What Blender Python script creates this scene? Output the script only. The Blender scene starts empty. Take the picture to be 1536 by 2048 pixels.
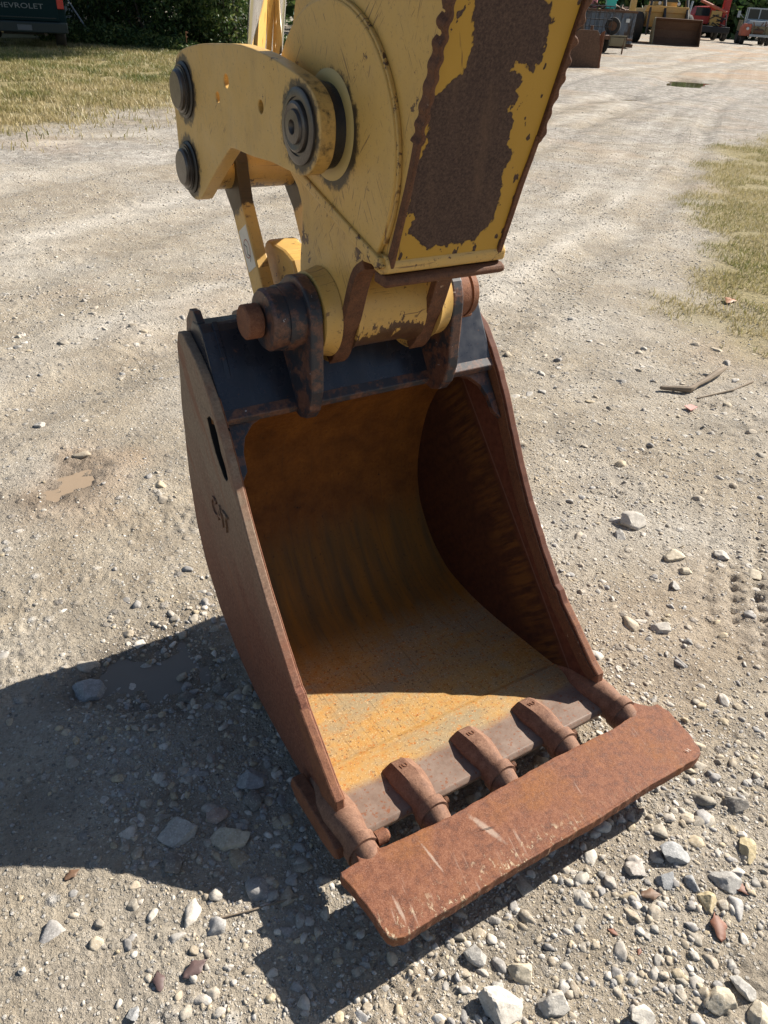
import bpy, bmesh, math, random
import numpy as np
from mathutils import Vector, Matrix
random.seed(7)
SC = bpy.context.scene
COL = SC.collection
R = math.radians

# ------------------------------------------------------------ camera, world, sun
cam_d = bpy.data.cameras.new('camera')
cam_d.sensor_fit = 'VERTICAL'; cam_d.sensor_height = 47.93; cam_d.lens = 36.0
cam_d.clip_start = 0.05; cam_d.clip_end = 2000
cam = bpy.data.objects.new('camera', cam_d); COL.objects.link(cam)
cam.matrix_world = Matrix(((0.8505281, 0.25356846, -0.46076566, 0), (-0.52332279, 0.49515634, -0.69350808, 0),
                           (0.05229927, 0.83097728, 0.55384253, 1.473), (0, 0, 0, 1)))
SC.camera = cam
G0 = 0.077                       # ground level in the section coordinates (v, w) used below
SUN = Vector((1.42, 0.0, 1.0)).normalized()
EL = math.asin(SUN.z); AZ = math.atan2(SUN.x, SUN.y)
w = bpy.data.worlds.new('World'); SC.world = w; w.use_nodes = True
nt = w.node_tree; bg = nt.nodes['Background']
sky = nt.nodes.new('ShaderNodeTexSky'); sky.sky_type = 'NISHITA'; sky.sun_disc = False
sky.sun_elevation = EL; sky.sun_rotation = AZ; sky.air_density = 1.0; sky.dust_density = 1.0
nt.links.new(sky.outputs[0], bg.inputs[0]); bg.inputs[1].default_value = 0.05
sd = bpy.data.lights.new('sun', 'SUN'); sd.energy = 5.0; sd.angle = R(0.5); sd.color = (1.0, 0.935, 0.835)
so = bpy.data.objects.new('sun', sd); COL.objects.link(so)
so.rotation_euler = (-SUN).to_track_quat('-Z', 'Y').to_euler()
SC.view_settings.view_transform = 'Standard'; SC.view_settings.look = 'None'
SC.view_settings.exposure = 1.07; SC.view_settings.gamma = 1

# ------------------------------------------------------------ noise in numpy
def _h(ix, iy, iz, seed):
    n = (ix*374761393 + iy*668265263 + iz*2147483647*3 + seed*144665) & 0xffffffff
    n = ((n ^ (n >> 13))*1274126177) & 0xffffffff
    n = ((n ^ (n >> 16))*2246822519) & 0xffffffff
    return ((n ^ (n >> 15)) & 0xffffff)/float(0xffffff)
def vnoise(x, y, z=0.0, seed=0):
    x = np.asarray(x, float); y = np.asarray(y, float); z = np.asarray(z, float)+0*x
    ix = np.floor(x).astype(np.int64); iy = np.floor(y).astype(np.int64); iz = np.floor(z).astype(np.int64)
    fx, fy, fz = x-ix, y-iy, z-iz
    fx = fx*fx*(3-2*fx); fy = fy*fy*(3-2*fy); fz = fz*fz*(3-2*fz)
    r = 0
    for dx in (0, 1):
        for dy in (0, 1):
            for dz in (0, 1):
                r = r + _h(ix+dx, iy+dy, iz+dz, seed)*(fx if dx else 1-fx)*(fy if dy else 1-fy)*(fz if dz else 1-fz)
    return r*2-1
def fbm(x, y, z=0.0, o=3, seed=0):
    r = 0; a = 1; t = 0
    for i in range(o):
        r = r+a*vnoise(np.asarray(x)*2**i, np.asarray(y)*2**i, np.asarray(z)*2**i, seed+i*17); t += a; a *= .5
    return r/t
def polydist(x, y, poly):
    """signed distance, positive inside"""
    x = np.asarray(x, float); y = np.asarray(y, float)
    d = np.full(x.shape, 1e9); ins = np.zeros(x.shape, bool); n = len(poly)
    for i in range(n):
        ax, ay = poly[i]; bx, by = poly[(i+1) % n]
        ex, ey = bx-ax, by-ay
        t = np.clip(((x-ax)*ex+(y-ay)*ey)/(ex*ex+ey*ey+1e-12), 0, 1)
        d = np.minimum(d, np.hypot(x-ax-t*ex, y-ay-t*ey))
        c = ((ay > y) != (by > y))
        with np.errstate(divide='ignore', invalid='ignore'):
            ins ^= c & (x < (bx-ax)*(y-ay)/(by-ay+1e-12)+ax)
    return np.where(ins, d, -d)
def sstep(a, b, x):
    t = np.clip((x-a)/(b-a), 0, 1); return t*t*(3-2*t)

# ------------------------------------------------------------ materials
class NM:
    def __init__(s, name):
        s.m = bpy.data.materials.new(name); s.m.use_nodes = True; s.t = s.m.node_tree
        s.b = s.t.nodes['Principled BSDF']; s.tc = s.t.nodes.new('ShaderNodeTexCoord')
        s.co = s.tc.outputs['Object']; s.bumps = []
    def n(s, k): return s.t.nodes.new(k)
    def l(s, a, b): s.t.links.new(a, b)
    def mapping(s, scale=(1, 1, 1), rot=(0, 0, 0), loc=(0, 0, 0)):
        src = s.co
        if any(rot):
            q = s.n('ShaderNodeMapping'); s.l(s.co, q.inputs[0]); q.inputs['Rotation'].default_value = rot; src = q.outputs[0]
        m = s.n('ShaderNodeMapping'); s.l(src, m.inputs[0]); m.inputs['Scale'].default_value = scale
        m.inputs['Location'].default_value = loc; return m.outputs[0]
    def noise(s, sc, det=4, rough=.55, co=None, dist=0):
        x = s.n('ShaderNodeTexNoise'); x.inputs['Scale'].default_value = sc; x.inputs['Detail'].default_value = det
        x.inputs['Roughness'].default_value = rough; x.inputs['Distortion'].default_value = dist
        s.l(co or s.co, x.inputs['Vector']); return x.outputs['Fac']
    def vor(s, sc, out='Distance', co=None, rnd=1, feat='F1'):
        x = s.n('ShaderNodeTexVoronoi'); x.feature = feat; x.inputs['Scale'].default_value = sc
        x.inputs['Randomness'].default_value = rnd; s.l(co or s.co, x.inputs['Vector']); return x.outputs[out]
    def ramp(s, f, pts, interp='LINEAR'):
        x = s.n('ShaderNodeValToRGB'); e = x.color_ramp.elements; x.color_ramp.interpolation = interp
        while len(e) < len(pts): e.new(.5)
        for i, (p, c) in enumerate(pts):
            e[i].position = p
            if not isinstance(c, (tuple, list)): c = (c, c, c)
            e[i].color = (c[0], c[1], c[2], 1)
        s.l(f, x.inputs[0]); return x.outputs[0]
    def step(s, f, a, b): return s.ramp(f, [(a, 0.0), (b, 1.0)])
    def mix(s, f, a, b, bt='MIX'):
        x = s.n('ShaderNodeMix'); x.data_type = 'RGBA'; x.blend_type = bt
        if isinstance(f, (int, float)): x.inputs[0].default_value = f
        else: s.l(f, x.inputs[0])
        for i, c in ((6, a), (7, b)):
            if isinstance(c, (tuple, list)): x.inputs[i].default_value = (c[0], c[1], c[2], 1)
            else: s.l(c, x.inputs[i])
        return x.outputs[2]
    def math(s, op, a, b=0.0, clamp=False):
        x = s.n('ShaderNodeMath'); x.operation = op; x.use_clamp = clamp
        for i, c in ((0, a), (1, b)):
            if isinstance(c, (int, float)): x.inputs[i].default_value = c
            else: s.l(c, x.inputs[i])
        return x.outputs[0]
    def xyz(s):
        x = s.n('ShaderNodeSeparateXYZ'); s.l(s.co, x.inputs[0]); return x.outputs
    def attr(s, name, out='Fac'):
        x = s.n('ShaderNodeAttribute'); x.attribute_name = name; return x.outputs[out]
    def dist(s, p, axes=(0, 1, 1)):
        v = s.n('ShaderNodeVectorMath'); v.operation = 'SUBTRACT'; s.l(s.co, v.inputs[0]); v.inputs[1].default_value = p
        u = s.n('ShaderNodeVectorMath'); u.operation = 'MULTIPLY'; s.l(v.outputs[0], u.inputs[0]); u.inputs[1].default_value = axes
        q = s.n('ShaderNodeVectorMath'); q.operation = 'LENGTH'; s.l(u.outputs[0], q.inputs[0]); return q.outputs['Value']
    def bump(s, f, strength=.3, distance=.002):
        x = s.n('ShaderNodeBump'); x.inputs['Strength'].default_value = strength; x.inputs['Distance'].default_value = distance
        s.l(f, x.inputs['Height'])
        if s.bumps: s.l(s.bumps[-1], x.inputs['Normal'])
        s.bumps.append(x.outputs[0])
    def done(s, col, rough=.7, metal=0.0, spec=.5):
        for k, c in (('Base Color', col), ('Roughness', rough), ('Metallic', metal)):
            if isinstance(c, (int, float)): s.b.inputs[k].default_value = c
            elif isinstance(c, (tuple, list)): s.b.inputs[k].default_value = (c[0], c[1], c[2], 1)
            else: s.l(c, s.b.inputs[k])
        s.b.inputs['Specular IOR Level'].default_value = spec
        if s.bumps: s.l(s.bumps[-1], s.b.inputs['Normal'])
        return s.m

def floor_col(m):
    fl = m.ramp(m.noise(22, 6, .7), [(.3, (.40, .185, .040)), (.5, (.42, .245, .080)), (.7, (.33, .235, .12))])
    fl = m.mix(m.step(m.noise(1.0, 5, .65, m.mapping((5, 12, 5))), .45, .62), fl, (.30, .225, .125))
    fl = m.mix(m.step(m.noise(85, 6, .75), .565, .61), fl, (.40, .15, .03))
    fl = m.mix(m.step(m.noise(150, 5, .7, m.mapping(loc=(2, 2, 2))), .60, .63), fl, (.12, .06, .03))
    return m.mix(m.step(m.noise(300, 3, .6), .60, .68), fl, (.60, .44, .25))
def rust_mat(name, dark, mid, light, scuffs=0.0, sc=1.0):
    m = NM(name)
    a = m.noise(70*sc, 6, .7); b = m.noise(9*sc, 4); f = m.noise(420*sc, 3, .6)
    c = m.ramp(a, [(.3, dark), (.5, mid), (.68, light)])
    c = m.mix(m.step(b, .35, .7), c, m.ramp(a, [(.25, mid), (.75, light)]))
    pit = m.step(m.vor(160*sc), .12, .3)
    c = m.mix(pit, m.mix(.5, c, dark), c)
    c = m.mix(m.math('MULTIPLY', m.step(f, .45, .75), .35), c, tuple(min(1, x*1.7) for x in light))
    c = m.mix(1.0, c, (1.06, .97, .80), 'MULTIPLY')
    if scuffs:
        s1 = m.noise(60, 5, .75); s2 = m.noise(5, 2)
        k = m.math('MULTIPLY', m.step(s1, .62, .66), m.step(s2, .62-scuffs*.2, .70-scuffs*.2))
        c = m.mix(k, c, (.55, .42, .30))
    m.bump(a, .5, .0022); m.bump(f, .35, .0009); m.bump(pit, .25, .0008)
    return m.done(c, m.ramp(a, [(.3, .62), (.7, .85)]), 0, .3)

def yellow_mat(name, chips=.5, scr=.5, dirt=.4, pins=False, patch=None):
    m = NM(name)
    base = m.mix(m.noise(3.5, 3), (.53, .305, .055), (.64, .385, .095))
    base = m.mix(m.math('MULTIPLY', m.noise(45, 5, .7), dirt*.5), base, (.42, .33, .19))
    c = base
    # long thin scratches, three directions
    for i, (sx, rot) in enumerate((((6, 15, 300), (.85, 0, 0)), ((6, 12, 340), (-.95, 0, 0)), ((6, 14, 300), (1.3, 0, 0)), ((6, 10, 380), (2.2, 0, 0)))):
        s = m.noise(1.0, 3, .5, m.mapping(sx, rot, (i*3.1, 1, 2)))
        reg = m.noise(7+i*3, 3, .6, m.mapping((1, 1, 1), loc=(i*5, 0, 0)))
        k = m.math('MULTIPLY', m.step(s, .635, .665), m.step(reg, .66-.13*scr, .70-.12*scr))
        c = m.mix(m.math('MULTIPLY', k, .75), c, (.11, .05, .025))
    s = m.noise(1.0, 4, .6, m.mapping((26, 90, 26), (.4, 0, 0)))
    c = m.mix(m.math('MULTIPLY', m.step(s, .62, .68), .3*dirt), c, (.20, .12, .06))
    ch = m.noise(38, 7, .72); reg = m.noise(8, 3)
    k = m.math('MULTIPLY', m.step(ch, .645-.055*chips, .655-.055*chips), m.step(reg, .66-.17*chips, .70-.17*chips))
    c = m.mix(k, c, m.mix(m.noise(200, 3), (.045, .022, .013), (.13, .06, .03)))
    if patch:
        d = m.math('ADD', m.dist((0,)+patch[:2]), m.math('MULTIPLY', m.math('SUBTRACT', m.noise(34, 5, .65), .5), .16))
        d = m.math('ADD', d, m.math('MULTIPLY', m.math('SUBTRACT', m.noise(1, 4, .6, m.mapping((90, 25, 25))), .5), .10))
        c = m.mix(m.ramp(d, [(patch[2], 1.0), (patch[2]+.004, 0.0)]), c, m.mix(m.noise(200, 3), (.040, .020, .012), (.11, .05, .025)))
    gm = m.noise(6.5, 6, .72, m.mapping((1, 1.6, .8), loc=(1, 4, 2)))
    c = m.mix(m.math('MULTIPLY', m.step(gm, .50, .72), .45*dirt), c, (.27, .17, .065))
    sp = m.noise(170, 4, .7); c = m.mix(m.math('MULTIPLY', m.step(sp, .60, .66), .45), c, (.20, .115, .05))
    dust = m.noise(1.6, 4, .6)
    c = m.mix(m.math('MULTIPLY', m.step(dust, .48, .75), .3), c, (.48, .40, .27))
    if pins:
        g = None
        for (py, pz, r0) in pins:
            d = m.dist((0, py, pz))
            d = m.math('ADD', d, m.math('MULTIPLY', m.math('SUBTRACT', m.noise(55, 5, .7), .5), .05))
            k = m.math('SUBTRACT', 1.0, m.step(d, r0*.5, r0*.5+.008)) if False else m.ramp(d, [(r0-.004, 1.0), (r0+.006, 0.0)])
            g = k if g is None else m.math('MAXIMUM', g, k)
        c = m.mix(m.math('MULTIPLY', g, .93), c, (.018, .014, .012))
    m.bump(k if pins is None else ch, .06, .001); m.bump(m.noise(30, 3), .05, .002)
    return m.done(c, m.ramp(m.noise(14, 4), [(.3, .34), (.7, .55)]), 0, .45)

M = {}
m = NM('rusty_blade_steel'); X = m.xyz(); a_ = m.noise(75, 7, .72); b_ = m.noise(7, 4, .6); f_ = m.noise(420, 3, .6); g_ = m.noise(24, 5, .7)
c = m.ramp(a_, [(.32, (.088, .032, .018)), (.5, (.185, .068, .034)), (.68, (.26, .115, .064))])
c = m.mix(m.step(b_, .50, .66), c, m.ramp(a_, [(.3, (.13, .045, .018)), (.65, (.27, .105, .035))]))
c = m.mix(m.math('MULTIPLY', m.step(f_, .5, .72), .4), c, (.34, .20, .145))
c = m.mix(m.math('MULTIPLY', m.ramp(f_, [(.28, 1.0), (.42, 0.0)]), .55), c, (.045, .022, .016))
sc_ = m.noise(1.0, 3, .5, m.mapping((150, 7, 20), (0, 0, .22))); rg = m.noise(6.5, 3, .6, m.mapping(loc=(3, 1, 0)))
c = m.mix(m.math('MULTIPLY', m.math('MULTIPLY', m.step(sc_, .62, .70), m.step(rg, .50, .58)), .55), c, (.42, .32, .25))
ed = m.ramp(m.math('ADD', X[1], m.math('MULTIPLY', m.math('SUBTRACT', g_, .5), .10)), [(.556, 1.0), (.600, 0.0)])
mud = m.math('MULTIPLY', m.step(m.noise(62, 6, .75, m.mapping((1.5, .8, 1), (0, 0, .3))), .575, .605), ed)
lft = m.ramp(m.math('ADD', X[0], m.math('MULTIPLY', g_, .2)), [(.92, 1.0), (1.0, .12)])
mud = m.math('MULTIPLY', mud, lft)
c = m.mix(m.math('MULTIPLY', mud, .85), c, (.50, .39, .26))
for (u_, y_, ru, ry, ang) in ((.712, .636, .0085, .048, -.30), (.583, .640, .0032, .042, -.06), (.475, .585, .004, .03, .1)):
    v1 = m.n('ShaderNodeVectorMath'); v1.operation = 'SUBTRACT'; m.l(m.co, v1.inputs[0]); v1.inputs[1].default_value = (u_, y_, 0)
    mp = m.n('ShaderNodeMapping'); m.l(v1.outputs[0], mp.inputs[0]); mp.vector_type = 'POINT'; mp.inputs['Rotation'].default_value = (0, 0, ang); mp.inputs['Scale'].default_value = (1, 1, 0)
    v2 = m.n('ShaderNodeVectorMath'); v2.operation = 'MULTIPLY'; m.l(mp.outputs[0], v2.inputs[0]); v2.inputs[1].default_value = (1/ru, 1/ry, 0)
    ln_ = m.n('ShaderNodeVectorMath'); ln_.operation = 'LENGTH'; m.l(v2.outputs[0], ln_.inputs[0])
    e_ = m.math('ADD', ln_.outputs['Value'], m.math('MULTIPLY', m.math('SUBTRACT', m.noise(160, 5, .7), .5), 1.2))
    c = m.mix(m.math('MULTIPLY', m.ramp(e_, [(.45, 1.0), (1.1, 0.0)]), .7), c, (.42, .32, .25))
m.bump(a_, .5, .0022); m.bump(f_, .45, .0011); m.bump(g_, .3, .004); m.bump(mud, .5, .0012)
M['blade'] = m.done(c, m.ramp(a_, [(.3, .62), (.7, .85)]), 0, .3)
M['rust'] = rust_mat('rusty_steel', (.075, .030, .020), (.145, .062, .040), (.22, .11, .072), 0)
M['tooth'] = rust_mat('worn_tooth_steel', (.085, .042, .033), (.155, .085, .065), (.235, .145, .115), 0, .8)
M['darkrust'] = rust_mat('dark_rusty_steel', (.035, .018, .013), (.085, .040, .027), (.15, .075, .045), .15, .9)
m = NM('worn_lip_steel'); X = m.xyz(); n1 = m.noise(22, 6, .7); n2 = m.noise(150, 6, .7)
c = m.ramp(n1, [(.3, (.150, .095, .070)), (.55, (.215, .150, .115)), (.75, (.26, .195, .155))])
c = m.mix(m.step(m.noise(110, 5, .7), .57, .62), c, (.20, .075, .035))
fl = floor_col(m)
e = m.math('ADD', X[1], m.math('MULTIPLY', m.math('SUBTRACT', m.noise(12, 4), .5), .03))
c = m.mix(m.ramp(e, [(.850, 0.0), (.872, 1.0)]), c, fl)
m.bump(n2, .35, .001); M['lip'] = m.done(c, m.ramp(n1, [(.3, .45), (.7, .65)]), 0, .4)
M['yellow'] = yellow_mat('scratched_yellow_paint', .35, .9, .5)
M['yellow_grime'] = yellow_mat('grimy_yellow_tube_paint', 1.1, .7, 1.0, patch=(1.855, 1.045, .026))
M['yellow_tube'] = yellow_mat('rust_stained_yellow_tube', .6, .7, .6, patch=(1.300, .872, .050))
M['yellow_chipped'] = yellow_mat('chipped_yellow_paint', 1.25, .9, .8)
PR, PU, PL = (1.310, 1.362-G0), (1.880, 1.360-G0), (1.886, 1.200-G0)
M['yellow_link'] = yellow_mat('dusty_yellow_link_paint', .25, .35, .8, pins=[PR+(.070,), PU+(.068,), PL+(.068,)])
M['yellow_bar'] = yellow_mat('greasy_yellow_bar_paint', .5, .8, .8, pins=[(1.886, 1.19-G0, .105)])
M['yellow_stick'] = yellow_mat('scratched_yellow_stick_paint', .45, 1.0, .5, pins=[(1.300, 1.355-G0, .092)])

def plain(name, col, rough=.5, metal=0., var=.25, sc=20, bump=.1):
    m = NM(name); c = m.mix(m.noise(sc, 5, .65), tuple(x*(1-var) for x in col), tuple(min(1, x*(1+var)) for x in col))
    if bump: m.bump(m.noise(sc*4, 4), bump, .002)
    return m.done(c, rough, metal)
M['grease'] = plain('black_grease', (.018, .015, .013), .38, 0, .5, 60, .4)
M['steel'] = plain('worn_grey_steel', (.085, .075, .068), .30, .5, .6, 50, .2)
M['halo'] = plain('worn_pale_primer', (.47, .34, .12), .5, 0, .2, 14, .1)
M['tyre'] = plain('tyre_rubber', (.03, .028, .026), .85, 0, .3, 12, .1)
M['black'] = plain('black_paint', (.02, .02, .022), .55, 0, .4, 6, .1)
m = NM('chrome_rod'); M['chrome'] = m.done((.82, .82, .82), .06, 1.0)
# dark blue-black paint, dusty and chipped to rust
m = NM('dark_blue_paint')
c = m.mix(m.noise(6, 4), (.006, .009, .017), (.013, .018, .029))
s = m.noise(1, 4, .6, m.mapping((40, 6, 6), (0, 0, .2)))
c = m.mix(m.math('MULTIPLY', m.step(s, .5, .8), .2), c, (.10, .10, .11))
ch = m.noise(48, 6, .7)
c = m.mix(m.step(ch, .64, .66), c, (.075, .038, .025))
c = m.mix(m.math('MULTIPLY', m.noise(110, 4, .7), .07), c, (.16, .13, .11))
m.bump(ch, .2, .001); M['bluepaint'] = m.done(c, m.ramp(m.noise(20, 4), [(.3, .20), (.7, .42)]), 0, .5)
# dark painted part with rusted rim, pale chips
m = NM('dark_paint_over_rust')
a = m.noise(28, 6, .7)
c = m.mix(m.step(a, .46, .56), (.022, .024, .032), m.ramp(m.noise(120, 4, .7), [(.3, (.06, .026, .018)), (.7, (.17, .08, .05))]))
c = m.mix(m.step(m.noise(55, 5, .6, m.mapping((1, 1, 1), loc=(4, 2, 1))), .70, .72), c, (.42, .42, .44))
m.bump(a, .35, .0015); M['earpaint'] = m.done(c, .5, 0, .5)

# bucket shell inside: orange rust wall, dark streaks through the bend, ochre floor
m = NM('bucket_inside_rust')
X = m.xyz()
st = m.noise(1.0, 4, .6, m.mapping((30, 2.6, 2.6), (0, 0, .1)), .25)
n1 = m.noise(14, 5, .65); n2 = m.noise(130, 5, .7)
wall = m.ramp(n1, [(.3, (.105, .038, .008)), (.52, (.185, .068, .012)), (.75, (.26, .10, .016))])
wall = m.mix(m.math('MULTIPLY', m.step(n2, .45, .75), .5), wall, (.10, .037, .012))
spots = m.step(m.noise(30, 5, .7), .66, .69)
zone = m.ramp(m.math('ADD', X[2], m.math('MULTIPLY', m.math('SUBTRACT', n1, .5), .10)), [(.24, 0.0), (.29, 1.0), (.36, 1.0), (.44, 0.0)])
wall = m.mix(m.math('MULTIPLY', spots, zone), wall, (.020, .013, .009))
band = m.mix(m.step(st, .36, .66), (.135, .078, .026), (.27, .118, .018))
bz = m.math('ADD', X[2], m.math('MULTIPLY', m.math('SUBTRACT', st, .5), .10))
bmask = m.ramp(bz, [(.20, 1.0), (.28, 0.0)])
c = m.mix(bmask, wall, band)
fl = floor_col(m)
fy = m.math('ADD', X[1], m.math('MULTIPLY', m.math('SUBTRACT', st, .5), .12))
fmask = m.ramp(m.math('MULTIPLY', fy, .5), [(.60, 1.0), (.66, 0.0)])
c = m.mix(fmask, c, fl)
yl = m.math('MULTIPLY', m.ramp(m.math('ADD', X[1], m.math('MULTIPLY', m.noise(9, 3), .012)), [(.872, 0.0), (.877, 1.0), (.883, 0.0)]), m.step(m.noise(8, 3), .42, .55))
c = m.mix(m.math('MULTIPLY', yl, .5), c, (.62, .40, .06))
sl = m.noise(1.0, 4, .65, m.mapping((210, 5, 5))); c = m.mix(m.math('MULTIPLY', m.step(sl, .58, .68), .35), c, (.075, .045, .022))
pt = m.step(m.noise(95, 5, .75), .61, .64); c = m.mix(m.math('MULTIPLY', pt, .6), c, (.05, .028, .014))
m.bump(n2, .4, .0015); m.bump(n1, .15, .002); m.bump(sl, .2, .0008)
M['inside'] = m.done(c, m.ramp(n2, [(.3, .55), (.7, .8)]), 0, .25)

# side plates: red rust low, tan worn film higher up, brown edge strip
m = NM('side_plate_rust')
X = m.xyz()
a = m.noise(150, 6, .75); b = m.noise(1.0, 5, .6, m.mapping((5, 16, 4), (.7, 0, 0)))
rr = m.ramp(a, [(.32, (.080, .030, .020)), (.5, (.165, .060, .035)), (.68, (.26, .120, .075))])
tan = m.ramp(a, [(.3, (.15, .105, .072)), (.55, (.25, .18, .125)), (.75, (.33, .25, .18))])
k = m.math('ADD', X[2], m.math('MULTIPLY', m.math('SUBTRACT', b, .5), .55))
c = m.mix(m.ramp(k, [(.30, 0.0), (.62, 1.0)]), rr, tan)
c = m.mix(m.math('MULTIPLY', m.step(b, .56, .66), .6), c, (.20, .065, .032))
f = m.noise(420, 3, .6)
c = m.mix(m.math('MULTIPLY', m.step(f, .5, .75), .3), c, (.34, .23, .16))
m.bump(a, .4, .0014); m.bump(f, .3, .0008)
M['side'] = m.done(c, .75, 0, .3)
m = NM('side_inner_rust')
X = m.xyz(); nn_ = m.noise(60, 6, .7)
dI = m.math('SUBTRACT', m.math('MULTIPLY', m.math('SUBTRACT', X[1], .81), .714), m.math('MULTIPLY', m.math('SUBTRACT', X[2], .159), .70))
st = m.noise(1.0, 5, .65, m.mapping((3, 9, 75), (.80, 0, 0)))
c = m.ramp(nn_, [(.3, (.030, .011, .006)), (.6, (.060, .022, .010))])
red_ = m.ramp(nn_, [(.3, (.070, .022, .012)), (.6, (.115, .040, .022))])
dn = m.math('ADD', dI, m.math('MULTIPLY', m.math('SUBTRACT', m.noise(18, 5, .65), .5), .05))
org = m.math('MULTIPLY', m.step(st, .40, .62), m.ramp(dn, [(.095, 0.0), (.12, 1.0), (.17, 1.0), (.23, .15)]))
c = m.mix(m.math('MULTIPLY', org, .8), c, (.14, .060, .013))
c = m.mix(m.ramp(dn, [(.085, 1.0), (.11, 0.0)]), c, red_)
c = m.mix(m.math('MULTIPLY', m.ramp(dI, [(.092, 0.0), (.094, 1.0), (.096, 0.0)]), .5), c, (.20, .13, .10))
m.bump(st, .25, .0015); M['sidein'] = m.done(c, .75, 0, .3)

# bottom face of the stick: yellow paint peeled off a dark rusted patch (mask is a mesh attribute)
m = NM('peeled_stick_paint')
r = m.step(m.attr('rust'), .47, .53)
base = m.mix(m.noise(4, 3), (.40, .22, .020), (.47, .275, .036))
s = m.noise(1, 3, .5, m.mapping((90, 5, 9), (0, .35, 0)))
base = m.mix(m.math('MULTIPLY', m.step(s, .68, .72), .8), base, (.09, .04, .02))
ch = m.noise(45, 6, .7)
base = m.mix(m.step(ch, .66, .675), base, (.07, .03, .017))
rc = m.ramp(m.noise(230, 6, .8), [(.3, (.022, .015, .012)), (.5, (.070, .042, .032)), (.68, (.135, .085, .06))])
s2 = m.noise(1, 4, .6, m.mapping((30, 6, 5), (0, .3, 0)))
rc = m.mix(m.math('MULTIPLY', m.step(s2, .52, .75), .5), rc, (.15, .09, .055))
c = m.mix(r, base, rc)
rc = m.mix(m.math('MULTIPLY', m.step(m.noise(11, 5, .7), .50, .66), .55), rc, (.105, .052, .028)); rc = m.mix(m.math('MULTIPLY', m.step(m.noise(1, 5, .7, m.mapping((140, 9, 9))), .60, .68), .5), rc, (.20, .15, .115)); rc = m.mix(m.step(m.noise(120, 4, .7), .60, .66), rc, (.020, .013, .010))
edge = m.ramp(m.attr('rust'), [(.30, 0.0), (.50, 1.0), (.64, 0.0)])
c = m.mix(m.math('MULTIPLY', edge, .7), c, (.05, .025, .015))
m.bump(m.math('SUBTRACT', 1.0, r), .8, .0012); m.bump(m.noise(260, 4, .8), .4, .001)
M['peeled'] = m.done(c, m.mix(r, (.42, .42, .42), (.85, .85, .85)), 0, .35)

# ------------------------------------------------------------ mesh helpers
def P(u, v, w_): return Vector((u, -v, w_-G0))
def link(o, parent=None):
    COL.objects.link(o)
    if parent is not None: o.parent = parent
    return o
def mesh_obj(name, verts, faces, mat, parent=None, smooth=False, bevel=0, seg=2, autos=None):
    me = bpy.data.meshes.new(name); me.from_pydata([tuple(v) for v in verts], [], faces); me.update()
    bm = bmesh.new(); bm.from_mesh(me); bmesh.ops.recalc_face_normals(bm, faces=bm.faces); bm.to_mesh(me); bm.free()
    for mm in (mat if isinstance(mat, (list, tuple)) else [mat]): me.materials.append(mm)
    if smooth or autos: me.polygons.foreach_set('use_smooth', [True]*len(me.polygons))
    o = bpy.data.objects.new(name, me); link(o, parent)
    if autos: me.set_sharp_from_angle(angle=R(autos))
    if bevel:
        b = o.modifiers.new('bevel', 'BEVEL'); b.width = bevel; b.segments = seg; b.limit_method = 'ANGLE'; b.angle_limit = R(35)
        b.harden_normals = False
    return o
def resample(poly, step, jit=0.0, closed=True, seed=1):
    rng = random.Random(seed); out = []; n = len(poly)
    for i in range(n if closed else n-1):
        a = Vector(poly[i]).to_2d() if len(poly[i]) == 2 else Vector(poly[i]); b = Vector(poly[(i+1) % n])
        k = max(1, int((b-a).length/step))
        for j in range(k):
            p = a.lerp(b, j/k); p = Vector((p.x+rng.uniform(-jit, jit), p.y+rng.uniform(-jit, jit))); out.append((p.x, p.y))
    if not closed: out.append(tuple(poly[-1]))
    return out
def smooth_poly(pts, sub=4, closed=False):
    out = []; n = len(pts)
    for i in range(n if closed else n-1):
        g = (lambda k: pts[k % n]) if closed else (lambda k: pts[max(0, min(n-1, k))])
        p0, p1, p2, p3 = g(i-1), g(i), g(i+1), g(i+2)
        for j in range(sub):
            t = j/sub
            out.append(tuple(.5*((2*p1[k])+(-p0[k]+p2[k])*t+(2*p0[k]-5*p1[k]+4*p2[k]-p3[k])*t*t+(-p0[k]+3*p1[k]-3*p2[k]+p3[k])*t**3) for k in (0, 1)))
    if not closed: out.append(pts[-1])
    return out
def curve_mesh(outline, holes, half, bev):
    """closed outline with holes, extruded -half..half along local z"""
    cu = bpy.data.curves.new('tmp', 'CURVE'); cu.dimensions = '2D'; cu.fill_mode = 'BOTH'
    for pl in [outline]+list(holes):
        sp = cu.splines.new('POLY'); sp.points.add(len(pl)-1); sp.use_cyclic_u = True
        for i, (x, y) in enumerate(pl): sp.points[i].co = (x, y, 0, 1)
    cu.extrude = max(half-bev, .0001); cu.bevel_depth = bev; cu.bevel_resolution = 1; cu.offset = -bev
    o = bpy.data.objects.new('tmp', cu); COL.objects.link(o)
    dg = bpy.context.evaluated_depsgraph_get(); me = bpy.data.meshes.new_from_object(o.evaluated_get(dg))
    bpy.data.objects.remove(o); bpy.data.curves.remove(cu); return me
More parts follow.
